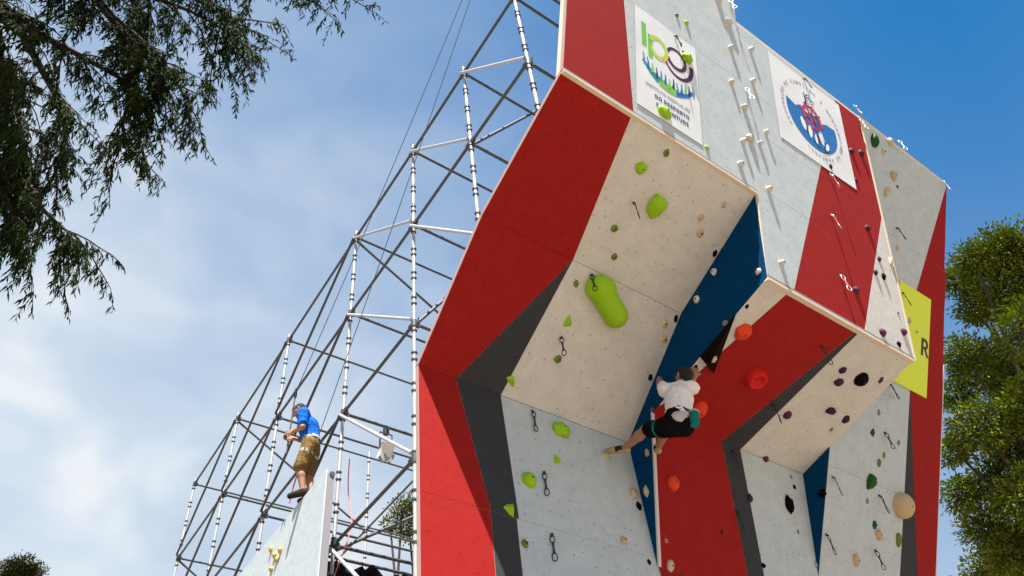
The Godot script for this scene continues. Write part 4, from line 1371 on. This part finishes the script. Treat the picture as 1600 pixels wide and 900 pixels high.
func build_climber() -> void:
	var hip := Vector3(5.80, 6.37, -4.29)
	var waist := Vector3(5.845, 6.49, -4.27)
	var chest := Vector3(5.95, 6.74, -4.265)
	var neck := Vector3(6.075, 6.975, -4.285)
	var head := Vector3(6.165, 7.125, -4.275)
	var shl := Vector3(5.885, 6.90, -4.37)
	var shr := Vector3(6.165, 6.935, -4.20)
	var ell := Vector3(6.00, 7.125, -4.48)
	var wrl := Vector3(6.135, 7.32, -4.60)
	var elr := Vector3(6.27, 7.02, -4.42)
	var wrr := Vector3(6.33, 7.185, -4.22)
	var hl := Vector3(5.735, 6.33, -4.33)
	var hr := Vector3(5.865, 6.33, -4.25)
	var knl := Vector3(5.815, 6.565, -4.72)
	var anl := Vector3(5.865, 6.585, -5.15)
	var toel := Vector3(5.80, 6.66, -5.345)
	var knr := Vector3(6.05, 6.62, -4.60)
	var anr := Vector3(6.22, 6.58, -4.95)
	var toer := Vector3(6.30, 6.67, -5.02)
	var p := person("climber in white shirt and black shorts reaching up at the blue wall corner")
	# skin
	var body := Geo.new()
	var fwd := Vector3(0.25, 0.25, -1.0)
	var sk := []
	sk.append([hip, waist, 0.115, 0.105]); sk.append([waist, chest, 0.105, 0.125]); sk.append([chest, neck, 0.12, 0.06])
	sk.append([shl, shr, 0.062, 0.062]); sk.append([neck, head - Vector3(0.01, 0.03, 0), 0.052, 0.05])
	sk.append([shl, ell, 0.052, 0.040]); sk.append([ell, wrl, 0.041, 0.026]); sk.append([shr, elr, 0.052, 0.040]); sk.append([elr, wrr, 0.041, 0.026])
	sk.append([hl, knl, 0.088, 0.056]); sk.append([knl, knl.lerp(anl, 0.3), 0.054, 0.056]); sk.append([knl.lerp(anl, 0.3), anl, 0.056, 0.034])
	sk.append([hr, knr, 0.088, 0.056]); sk.append([knr, knr.lerp(anr, 0.3), 0.054, 0.056]); sk.append([knr.lerp(anr, 0.3), anr, 0.056, 0.034])
	sk.append([anl, toel, 0.036, 0.026]); sk.append([anr, toer, 0.036, 0.026])
	sdf_mesh(sk, 0.013, 0.03, body)
	sdf_mesh(head_bones(head, Vector3(0.30, 0.92, 0.05), fwd), 0.006, 0.018, body)
	sdf_mesh(hand_bones(wrl, Vector3(0.5, 0.6, -0.5), Vector3(0.6, -0.2, 0.3), 0.75, 1.0), 0.004, 0.008, body)
	sdf_mesh(hand_bones(wrr, Vector3(0.1, 0.9, 0.25), Vector3(0.2, -0.3, -1.0), 0.75, -1.0), 0.004, 0.008, body)
	gpart("body", body, M.skin, p)
	# clothes
	var shirt := []
	shirt.append([waist - Vector3(0.01, 0.05, 0), chest, 0.132, 0.150]); shirt.append([chest, neck - Vector3(0.02, 0.04, 0), 0.145, 0.09])
	shirt.append([shl, shr, 0.074, 0.074]); shirt.append([shl, shl.lerp(ell, 0.5), 0.070, 0.064]); shirt.append([shr, shr.lerp(elr, 0.5), 0.070, 0.064])
	var sg := Geo.new()
	sdf_mesh(shirt, 0.011, 0.03, sg, 0.010)
	gpart("shirt", sg, M.shirt_white, p)
	var sh := []
	sh.append([hip + Vector3(0.02, 0.06, 0.01), hip, 0.134, 0.135]); sh.append([hl, hl.lerp(knl, 0.82), 0.108, 0.088]); sh.append([hr, hr.lerp(knr, 0.82), 0.108, 0.088])
	var shg := Geo.new()
	sdf_mesh(sh, 0.012, 0.03, shg, 0.009)
	gpart("shorts", shg, M.shorts_black, p)
	var seat := Geo.new()
	sdf_mesh([[hip + Vector3(-0.05, 0.0, 0.075), hip + Vector3(0.01, 0.03, 0.085), 0.075, 0.075]], 0.012, 0.02, seat)
	gpart("shorts_patch", seat, M.shorts_grey, p)
	var belt := Geo.new()
	for q in [[waist + Vector3(0, -0.03, 0), 0.146, 0.146, M.webbing]]:
		var up := (chest - hip).normalized()
		var c: Vector3 = q[0]
		var x := up.cross(Vector3(0, 0, 1)).normalized()
		var z := x.cross(up)
		var prev := Vector3.ZERO
		for i in 25:
			var f := TAU * i / 24
			var pt: Vector3 = c + x * cos(f) * 0.140 + z * sin(f) * 0.140
			if i > 0:
				belt.quad(prev + up * 0.028, pt + up * 0.028, pt - up * 0.028, prev - up * 0.028, (pt + prev) * 0.5 - c)
			prev = pt
	gpart("harness_belt", belt, M.webbing, p)
	for q in [[hl, knl], [hr, knr]]:
		var lg := Geo.new()
		var a: Vector3 = (q[0] as Vector3).lerp(q[1], 0.30)
		var b: Vector3 = (q[0] as Vector3).lerp(q[1], 0.40)
		lg.tube(a, b, 0.114, 0.110, 16, false)
		gpart("leg_loop", lg, M.teal, p)
	var bag := thing("chalk_bag", "teal chalk bag hanging from the back of the climber's harness", "chalk bag", Vector3(5.90, 6.40, -4.10))
	var bg := Geo.new()
	bg.tube(Vector3(5.875, 6.26, -4.115), Vector3(5.905, 6.42, -4.105), 0.048, 0.056, 16)
	gpart("pouch", bg, M.teal, bag)
	var rg := Geo.new()
	rg.tube(Vector3(5.904, 6.415, -4.105), Vector3(5.909, 6.435, -4.103), 0.060, 0.060, 16)
	gpart("rim", rg, M.webbing_grey, bag)
	var cg := Geo.new()
	cg.tube(Vector3(5.905, 6.43, -4.11), Vector3(5.87, 6.485, -4.135), 0.006, 0.006, 6)
	gpart("cord", cg, M.webbing, bag)
	# hair
	var hg := Geo.new()
	var hu := Vector3(0.30, 0.92, 0.05).normalized()
	var hf := (fwd - hu * fwd.dot(hu)).normalized()
	sdf_mesh([[head + hu * 0.048 - hf * 0.03, head + hu * 0.045 + hf * 0.02, 0.089, 0.082], [head - hf * 0.04 - hu * 0.03, head - hf * 0.03 + hu * 0.03, 0.068, 0.08], [head - hf * 0.06 - hu * 0.055, head - hf * 0.055, 0.045, 0.06]], 0.007, 0.02, hg)
	gpart("hair", hg, M.hair, p)
	for q in [[anl, toel], [anr, toer]]:
		var d: Vector3 = ((q[1] as Vector3) - (q[0] as Vector3)).normalized()
		var fg := Geo.new()
		sdf_mesh([[q[0] - d * 0.045 - Vector3(0, 0.012, 0), (q[0] as Vector3).lerp(q[1], 0.6), 0.043, 0.042], [(q[0] as Vector3).lerp(q[1], 0.6), q[1], 0.042, 0.030]], 0.008, 0.02, fg)
		var so := gpart("shoe", fg, M.shoe_yellow, p)
		var rb := Geo.new()
		sdf_mesh([[(q[0] as Vector3) - d * 0.02, (q[0] as Vector3) + d * 0.075, 0.046, 0.0455]], 0.008, 0.02, rb)
		gpart("shoe_strap", rb, M.shoe_dark, p)

func build_worker() -> void:
	var L := func(f: float, u: float, s: float) -> Vector3: return Vector3(3.75, 7.565, -9.24) + Vector3(-0.78, 0, -0.626) * f + Vector3(0, 1, 0) * u + Vector3(-0.626, 0, 0.78) * s
	var hip: Vector3 = L.call(-0.05, 0.86, 0.00)
	var waist: Vector3 = L.call(-0.04, 0.98, 0.00)
	var chest: Vector3 = L.call(0.02, 1.21, 0.00)
	var neck: Vector3 = L.call(0.10, 1.40, 0.00)
	var head: Vector3 = L.call(0.18, 1.51, 0.00)
	var shl: Vector3 = L.call(0.07, 1.34, 0.17)
	var shr: Vector3 = L.call(0.07, 1.34, -0.17)
	var ell: Vector3 = L.call(0.05, 1.07, 0.20)
	var wrl: Vector3 = L.call(0.22, 1.10, 0.07)
	var elr: Vector3 = L.call(0.05, 1.07, -0.20)
	var wrr: Vector3 = L.call(0.24, 1.06, -0.04)
	var hl: Vector3 = L.call(-0.05, 0.83, 0.09)
	var hr: Vector3 = L.call(-0.05, 0.83, -0.09)
	var knl: Vector3 = L.call(0.05, 0.45, 0.08)
	var anl: Vector3 = L.call(-0.02, 0.07, 0.06)
	var toel: Vector3 = L.call(0.15, 0.02, 0.07)
	var knr: Vector3 = L.call(-0.01, 0.45, -0.10)
	var anr: Vector3 = L.call(-0.12, 0.08, -0.08)
	var toer: Vector3 = L.call(0.05, 0.02, -0.09)
	var p := person("worker in blue shirt and khaki shorts bending over on top of the side wall")
	var body := Geo.new()
	var fwd := Vector3(-0.78, -0.5, -0.626)
	var sk := []
	sk.append([hip, waist, 0.12, 0.11]); sk.append([waist, chest, 0.11, 0.13]); sk.append([chest, neck, 0.125, 0.062])
	sk.append([shl, shr, 0.064, 0.064]); sk.append([neck, head - Vector3(0, 0.03, 0), 0.055, 0.052])
	sk.append([shl, ell, 0.055, 0.043]); sk.append([ell, wrl, 0.044, 0.028]); sk.append([shr, elr, 0.055, 0.043]); sk.append([elr, wrr, 0.044, 0.028])
	sk.append([hl, knl, 0.09, 0.058]); sk.append([knl, knl.lerp(anl, 0.3), 0.056, 0.058]); sk.append([knl.lerp(anl, 0.3), anl, 0.058, 0.036])
	sk.append([hr, knr, 0.09, 0.058]); sk.append([knr, knr.lerp(anr, 0.3), 0.056, 0.058]); sk.append([knr.lerp(anr, 0.3), anr, 0.058, 0.036])
	sk.append([anl, toel, 0.036, 0.028]); sk.append([anr, toer, 0.036, 0.028])
	sdf_mesh(sk, 0.014, 0.03, body)
	sdf_mesh(head_bones(head, Vector3(-0.35, 0.85, -0.28), fwd), 0.007, 0.018, body)
	sdf_mesh(hand_bones(wrl, Vector3(-0.7, 0.1, -0.7), Vector3(0.5, 0.0, -0.6), 0.7, 1.0), 0.005, 0.008, body)
	sdf_mesh(hand_bones(wrr, Vector3(-0.8, 0.1, -0.5), Vector3(-0.5, 0.0, 0.6), 0.7, -1.0), 0.005, 0.008, body)
	gpart("body", body, M.skin, p)
	var shirt := []
	shirt.append([waist - Vector3(0, 0.04, 0), chest, 0.128, 0.145]); shirt.append([chest, neck - Vector3(0, 0.03, 0), 0.140, 0.085])
	shirt.append([shl, shr, 0.084, 0.084]); shirt.append([shl, shl.lerp(ell, 0.7), 0.082, 0.074]); shirt.append([shr, shr.lerp(elr, 0.7), 0.082, 0.074])
	var sg := Geo.new()
	sdf_mesh(shirt, 0.012, 0.03, sg, 0.012)
	gpart("shirt", sg, M.shirt_blue, p)
	var sh := []
	sh.append([waist - Vector3(0, 0.06, 0), hip, 0.126, 0.132]); sh.append([hl, hl.lerp(knl, 0.95), 0.108, 0.096]); sh.append([hr, hr.lerp(knr, 0.95), 0.108, 0.096])
	var shg := Geo.new()
	sdf_mesh(sh, 0.012, 0.03, shg, 0.012)
	gpart("shorts", shg, M.shorts_khaki, p)
	var belt := Geo.new()
	belt.tube(waist + Vector3(0, -0.055, 0.006), waist + Vector3(0, 0.005, -0.006), 0.137, 0.137, 20, false)
	gpart("harness_belt", belt, M.webbing_grey, p)
	for q in [[hl, knl], [hr, knr]]:
		var lg := Geo.new()
		lg.tube((q[0] as Vector3).lerp(q[1], 0.30), (q[0] as Vector3).lerp(q[1], 0.42), 0.112, 0.108, 16, false)
		gpart("leg_loop", lg, M.webbing_grey, p)
	var hg := Geo.new()
	var hu := Vector3(-0.35, 0.85, -0.28).normalized()
	var hf := (fwd - hu * fwd.dot(hu)).normalized()
	sdf_mesh([[head + hu * 0.048 - hf * 0.03, head + hu * 0.045 + hf * 0.02, 0.088, 0.081], [head - hf * 0.04 - hu * 0.02, head - hf * 0.03 + hu * 0.03, 0.066, 0.08]], 0.008, 0.02, hg)
	gpart("hair", hg, M.hair, p)
	for q in [[anl, toel], [anr, toer]]:
		var d: Vector3 = ((q[1] as Vector3) - (q[0] as Vector3)).normalized()
		var fg := Geo.new()
		sdf_mesh([[(q[0] as Vector3) - d * 0.04 - Vector3(0, 0.03, 0), q[1], 0.046, 0.038], [(q[0] as Vector3) + Vector3(0, 0.01, 0), q[1], 0.047, 0.036]], 0.009, 0.02, fg)
		gpart("shoe", fg, M.shoe_dark, p)
	# hooked pole the worker holds
	var hk := thing("hook_pole", "thin dark hooked pole held upright in front of the worker", "pole", Vector3(3.75, 8.7, -9.72))
	var pg := Geo.new()
	pg.tube(Vector3(3.52, 8.35, -9.44), Vector3(3.56, 9.46, -9.50), 0.012, 0.012, 8)
	gpart("shaft", pg, M.dark_metal, hk)
	var og := oval(Vector3.ZERO, 0.10, 0.16, 0.012)
	var om := part("hook", og.mesh(), M.dark_metal, hk)
	om.position = Vector3(3.56, 9.52, -9.50) - hk.position
	om.rotation.y = 0.9
	var ln := thing("lanyard", "short red and white lanyard hanging beside the worker's legs", "lanyard", Vector3(3.75, 8.0, -9.6))
	var lp := []
	for i in 9:
		var t := i / 8.0
		lp.append(Vector3(3.73, 8.42 - 0.72 * t, -9.12 - 0.52 * t - 0.1 * sin(PI * t)))
	var lg2 := Geo.new()
	lg2.path(lp, 0.012, 0.012, 6)
	gpart("strap", lg2, M.pink_rope, ln)

# ---------------------------------------------------------------- trees
const LIMBS := [
	[Vector3(-2.04, 9.23, -4.92), Vector3(-1.52, 9.15, -5.03), Vector3(-1.14, 9.05, -5.10), Vector3(-0.74, 8.99, -5.08), Vector3(-0.36, 8.91, -5.06), Vector3(-0.04, 8.81, -5.04), Vector3(0.22, 8.62, -5.13)],
	[Vector3(-1.88, 9.14, -5.64), Vector3(-1.35, 8.98, -5.83), Vector3(-1.05, 8.72, -6.05), Vector3(-0.76, 8.36, -6.20), Vector3(-0.47, 8.05, -6.26), Vector3(-0.22, 7.90, -6.28), Vector3(-0.06, 7.81, -6.24)],
	[Vector3(-1.55, 9.10, -4.33), Vector3(-0.99, 9.19, -4.34), Vector3(-0.44, 9.17, -4.26), Vector3(0.02, 9.13, -4.16), Vector3(0.36, 9.03, -4.11)],
	[Vector3(-1.07, 9.00, -3.84), Vector3(-0.31, 9.04, -3.68), Vector3(0.23, 9.08, -3.58), Vector3(0.70, 9.06, -3.33), Vector3(1.02, 9.11, -3.13)],
	[Vector3(-1.95, 9.60, -5.32), Vector3(-1.26, 9.57, -5.56), Vector3(-0.80, 9.29, -5.86), Vector3(-0.55, 9.03, -6.06), Vector3(-0.50, 8.73, -6.26), Vector3(-0.48, 8.42, -6.45)],
	[Vector3(-1.20, 9.44, -4.46), Vector3(-0.57, 9.26, -4.69), Vector3(-0.08, 9.12, -4.77), Vector3(0.17, 8.95, -4.83), Vector3(0.33, 8.78, -4.91)],
	[Vector3(-1.44, 8.39, -5.73), Vector3(-1.02, 8.20, -5.88), Vector3(-0.77, 7.96, -6.04), Vector3(-0.68, 7.69, -6.18), Vector3(-0.54, 7.58, -6.30)],
	[Vector3(-1.70, 8.68, -4.57), Vector3(-1.29, 8.55, -4.90), Vector3(-1.14, 8.35, -5.20), Vector3(-0.98, 8.19, -5.44), Vector3(-0.92, 7.96, -5.71)],
	[Vector3(-1.00, 9.80, -4.49), Vector3(-0.43, 9.73, -4.70), Vector3(-0.23, 9.48, -4.93), Vector3(-0.17, 9.14, -5.27), Vector3(-0.11, 8.83, -5.53), Vector3(0.03, 8.71, -5.68)],
	[Vector3(-1.38, 9.24, -4.35), Vector3(-0.83, 9.21, -4.53), Vector3(-0.46, 9.05, -4.66), Vector3(-0.28, 8.93, -4.86)],
	[Vector3(-1.68, 8.89, -5.36), Vector3(-1.30, 8.91, -5.43), Vector3(-1.05, 8.73, -5.55), Vector3(-0.87, 8.43, -5.80), Vector3(-0.69, 8.28, -6.00)],
	[Vector3(-0.74, 9.23, -3.91), Vector3(-0.12, 9.13, -3.95), Vector3(0.22, 9.09, -4.01), Vector3(0.48, 9.08, -4.02)]
]

func leaf(g: Geo, at: Vector3, dir: Vector3, nrm: Vector3, l: float, w: float, c: Color, bend: float) -> void:
	var d := dir.normalized()
	var s := d.cross(nrm).normalized()
	var n := s.cross(d)
	var m := at + d * l * 0.45 + n * bend * l * 0.5
	var e := at + d * l + n * bend * l * 0.1
	var a := m + s * w * 0.5 + n * w * 0.12
	var b := m - s * w * 0.5 + n * w * 0.12
	g.flat(at, a, m, n); g.flat(at, m, b, n); g.flat(a, e, m, n); g.flat(m, e, b, n)
	for i in 12: g.col.append(c)

func build_near_tree() -> void:
	var r := RandomNumberGenerator.new(); r.seed = 1234
	var base := Vector3(-4.4, 0, -3.6)
	var t := thing("gum_tree", "drooping narrow leaved tree overhanging the upper left corner", "tree", base)
	var tg := Geo.new()
	tg.path([base, Vector3(-4.3, 2.5, -3.7), Vector3(-4.0, 5.0, -3.9), Vector3(-3.6, 7.2, -4.2), Vector3(-3.0, 8.9, -4.5)], 0.26, 0.13, 14)
	gpart("trunk", tg, M.bark, t)
	var fork := Vector3(-3.0, 8.9, -4.5)
	var wood := Geo.new()
	var lv := Geo.new(); lv.use_col = true
	for limb in LIMBS:
		var pts: Array = [fork]
		pts.append_array(limb)
		wood.path(pts, 0.06, 0.006, 7)
		# side branches, hanging twigs and leaves
		for i in range(1, pts.size()):
			var a: Vector3 = pts[i - 1]
			var b: Vector3 = pts[i]
			var many := 2 if i == 1 else 5
			for q in many:
				var s := a.lerp(b, r.randf_range(0.65, 1.0) if i == 1 else r.randf())
				var dir := Vector3(r.randf_range(-1, 1), r.randf_range(-0.6, 0.5), r.randf_range(-1, 1)).normalized()
				dir = (dir + (b - a).normalized() * 0.8).normalized()
				var br := [s]
				var ln := r.randf_range(0.30, 0.75)
				for k in 5:
					dir = (dir + Vector3(r.randf_range(-0.2, 0.2), -0.13, r.randf_range(-0.2, 0.2))).normalized()
					br.append((br[k] as Vector3) + dir * ln / 5.0)
				wood.path(br, 0.010, 0.004, 5)
				for w in 12:
					var p: Vector3 = (br[w % 5] as Vector3).lerp(br[w % 5 + 1], r.randf())
					if w == 0: p = br[5]
					var td := (dir * 0.7 + Vector3(r.randf_range(-1, 1), r.randf_range(-0.9, 0.3), r.randf_range(-1, 1))).normalized()
					var tw := [p]
					var tl := r.randf_range(0.12, 0.30)
					for k in 4:
						td = (td + Vector3(0, -0.28, 0)).normalized()
						tw.append((tw[k] as Vector3) + td * tl / 4.0)
					wood.path(tw, 0.0035, 0.002, 3)
					for k in 11:
						var at: Vector3 = (tw[k % 4] as Vector3).lerp(tw[k % 4 + 1], r.randf())
						var ld := (Vector3(r.randf_range(-0.8, 0.8), -0.8, r.randf_range(-0.8, 0.8)) + td * 0.7).normalized()
						var nn := Vector3(r.randf_range(-1, 1), r.randf_range(-0.4, 0.4), r.randf_range(-1, 1)).normalized()
						if absf(nn.dot(ld)) > 0.9: nn = Vector3(0.2, 0.1, 1.0).normalized()
						var v := r.randf_range(0.6, 1.4)
						leaf(lv, at, ld, nn, r.randf_range(0.07, 0.13), r.randf_range(0.013, 0.022), Color(0.024 * v, 0.044 * v, 0.014 * v), r.randf_range(-0.35, 0.35))
	gpart("branches", wood, M.bark, t)
	var f := gpart("foliage", lv, M.leaf_near, t)
	f.set_meta("kind", "stuff")

func crown_tree(called: String, label: String, base: Vector3, clumps: Array, size: float, dens: float, tone: Color, seed_: int, trunk_r: float, group := "") -> void:
	var r := RandomNumberGenerator.new(); r.seed = seed_
	var t := thing(called, label, "tree", base, group)
	var mid := Vector3.ZERO
	for c in clumps: mid += c[0]
	mid /= clumps.size()
	var fork := Vector3(lerpf(base.x, mid.x, 0.5), mid.y * 0.5, lerpf(base.z, mid.z, 0.5))
	var tg := Geo.new()
	tg.path([base, base.lerp(fork, 0.5) + Vector3(0.1, 0, 0), fork], trunk_r, trunk_r * 0.7, 12)
	gpart("trunk", tg, M.bark, t)
	var bg := Geo.new()
	var lv := Geo.new(); lv.use_col = true
	for c in clumps:
		var q: Vector3 = c[0]
		var rad: float = c[1]
		var elbow := fork.lerp(q, 0.5) + Vector3(r.randf_range(-0.4, 0.4), -rad * 0.4, r.randf_range(-0.4, 0.4))
		bg.path([fork, elbow, q - Vector3(0, rad * 0.3, 0)], trunk_r * 0.35, 0.03, 7)
		# twig clusters spread through the clump, each a tuft of leaves
		var tufts := int(3.6 * rad * rad * dens / (size * size)) + 20
		for k in tufts:
			var d := Vector3(r.randfn(), r.randfn(), r.randfn()).normalized()
			var rr := rad * 0.94 * pow(r.randf(), 0.40)
			var at := q + Vector3(d.x, d.y * 0.78, d.z) * rr
			if k % 3 == 0: bg.tube(q + (at - q) * 0.35, at, 0.014, 0.006, 4, false)
			var tone_k := r.randf_range(0.5, 1.55)
			var warm := r.randf_range(0.85, 1.3)
			for z in 9:
				var o := Vector3(r.randfn(), r.randfn() * 0.7, r.randfn()) * size * 0.9
				var ld := (o + d * size + Vector3(0, -0.2 * size, 0)).normalized()
				var nn := (Vector3(r.randf_range(-0.6, 0.6), 0.9, r.randf_range(-0.6, 0.6)) + d * 0.5).normalized()
				if absf(nn.dot(ld)) > 0.9: nn = Vector3(0.9, 0.3, 0.1).normalized()
				var v := tone_k * r.randf_range(0.8, 1.2)
				leaf(lv, at + o, ld, nn, size * r.randf_range(0.8, 1.3), size * r.randf_range(0.38, 0.6), Color(tone.r * v * warm, tone.g * v, tone.b * v), r.randf_range(-0.2, 0.2))
	gpart("branches", bg, M.bark, t)
	var f := gpart("foliage", lv, M.leaf_far, t)
	f.set_meta("kind", "stuff")

func build_trees() -> void:
	build_near_tree()
	crown_tree("broadleaf_tree", "tall bright green leafy tree behind the right end of the wall", Vector3(22.0, 0, -6.0), [
		[Vector3(19.92, 16.27, -3.57), 0.61],
		[Vector3(20.44, 16.48, -3.06), 0.71],
		[Vector3(20.85, 16.38, -2.49), 0.80],
		[Vector3(20.97, 16.80, -4.38), 0.51],
		[Vector3(20.97, 15.62, -3.49), 0.96],
		[Vector3(21.42, 16.01, -4.41), 0.68],
		[Vector3(19.16, 13.16, -3.26), 0.92],
		[Vector3(20.22, 14.15, -5.19), 0.68],
		[Vector3(22.17, 14.68, -5.26), 0.90],
		[Vector3(21.61, 13.42, -4.78), 0.98],
		[Vector3(21.92, 14.28, -6.32), 0.55],
		[Vector3(19.69, 11.96, -5.63), 0.82],
		[Vector3(21.34, 11.99, -5.58), 0.91],
		[Vector3(20.01, 11.98, -6.59), 0.46],
		[Vector3(21.63, 11.49, -6.57), 0.85],
		[Vector3(21.43, 11.57, -7.51), 0.57],
		[Vector3(20.10, 10.11, -5.66), 0.88],
		[Vector3(20.55, 10.17, -7.08), 0.65],
		[Vector3(21.13, 9.57, -6.90), 0.89],
		[Vector3(23.23, 10.20, -8.44), 0.77],
		[Vector3(21.38, 15.35, -2.66), 1.04],
		[Vector3(20.28, 11.91, -4.20), 1.13],
		[Vector3(23.28, 9.91, -6.99), 1.26]
	], 0.115, 1.5, Color(0.115, 0.155, 0.018), 91, 0.32)
	crown_tree("broadleaf_tree", "green leafy tree seen through the scaffold tubes beside the red wall", Vector3(11.6, 0, -19.6), [
		[Vector3(11.23, 14.70, -19.45), 0.38],
		[Vector3(11.54, 14.81, -19.19), 0.42],
		[Vector3(11.58, 14.19, -19.58), 0.47],
		[Vector3(11.96, 14.17, -19.36), 0.51],
		[Vector3(11.03, 14.29, -19.83), 0.23],
		[Vector3(12.33, 14.57, -18.86), 0.72]
	], 0.10, 0.7, Color(0.11, 0.15, 0.03), 92, 0.2)
	crown_tree("pine_tree", "small dark rounded tree top in the lower left corner", Vector3(1.8, 0, -22.6), [
		[Vector3(1.80, 12.22, -22.56), 0.33],
		[Vector3(1.56, 12.10, -22.64), 0.33],
		[Vector3(2.13, 12.13, -22.57), 0.27],
		[Vector3(1.92, 11.93, -22.68), 0.41],
		[Vector3(1.60, 11.82, -22.76), 0.41],
		[Vector3(1.99, 11.59, -22.83), 0.61]
	], 0.065, 1.3, Color(0.045, 0.06, 0.018), 93, 0.2)

# ---------------------------------------------------------------- scene
func _ready() -> void:
	rng.seed = 2024
	var cam := Camera3D.new()
	cam.name = "camera"
	cam.position = Vector3(0, EYE, 0)
	cam.rotation_degrees = Vector3(45.3253, -41.2089, -7.60077)
	cam.fov = 40.287
	cam.far = 400.0
	add_child(cam)
	var we := WorldEnvironment.new()
	we.name = "world_environment"
	var env := Environment.new()
	env.background_mode = Environment.BG_SKY
	var sky := Sky.new()
	sky.sky_material = make_sky()
	env.sky = sky
	env.tonemap_mode = Environment.TONE_MAPPER_LINEAR
	env.tonemap_exposure = EXPOSURE
	env.sdfgi_enabled = true; env.ssao_enabled = true; env.ssil_enabled = true
	we.environment = env
	add_child(we)
	var sun := DirectionalLight3D.new()
	sun.name = "sun"
	sun.light_energy = 1.6
	sun.light_color = Color(1.0, 0.97, 0.925)
	sun.light_angular_distance = 0.5
	sun.shadow_enabled = true
	add_child(sun)
	sun.look_at_from_position(Vector3(-2.49, 8.95, 3.70), Vector3.ZERO, Vector3.UP)
	make_materials()
	var gm := PlaneMesh.new(); gm.size = Vector2(600, 600)
	var gr := MeshInstance3D.new()
	gr.name = "ground"; gr.mesh = gm; gr.material_override = M.ground
	gr.set_meta("kind", "structure"); gr.set_meta("label", "pale dusty paved ground in front of the wall"); gr.set_meta("category", "ground")
	add_child(gr)
	build_wall()
	build_scaffold()
	build_holds()
	build_draws()
	build_banners()
	build_climber()
	build_worker()
	build_trees()
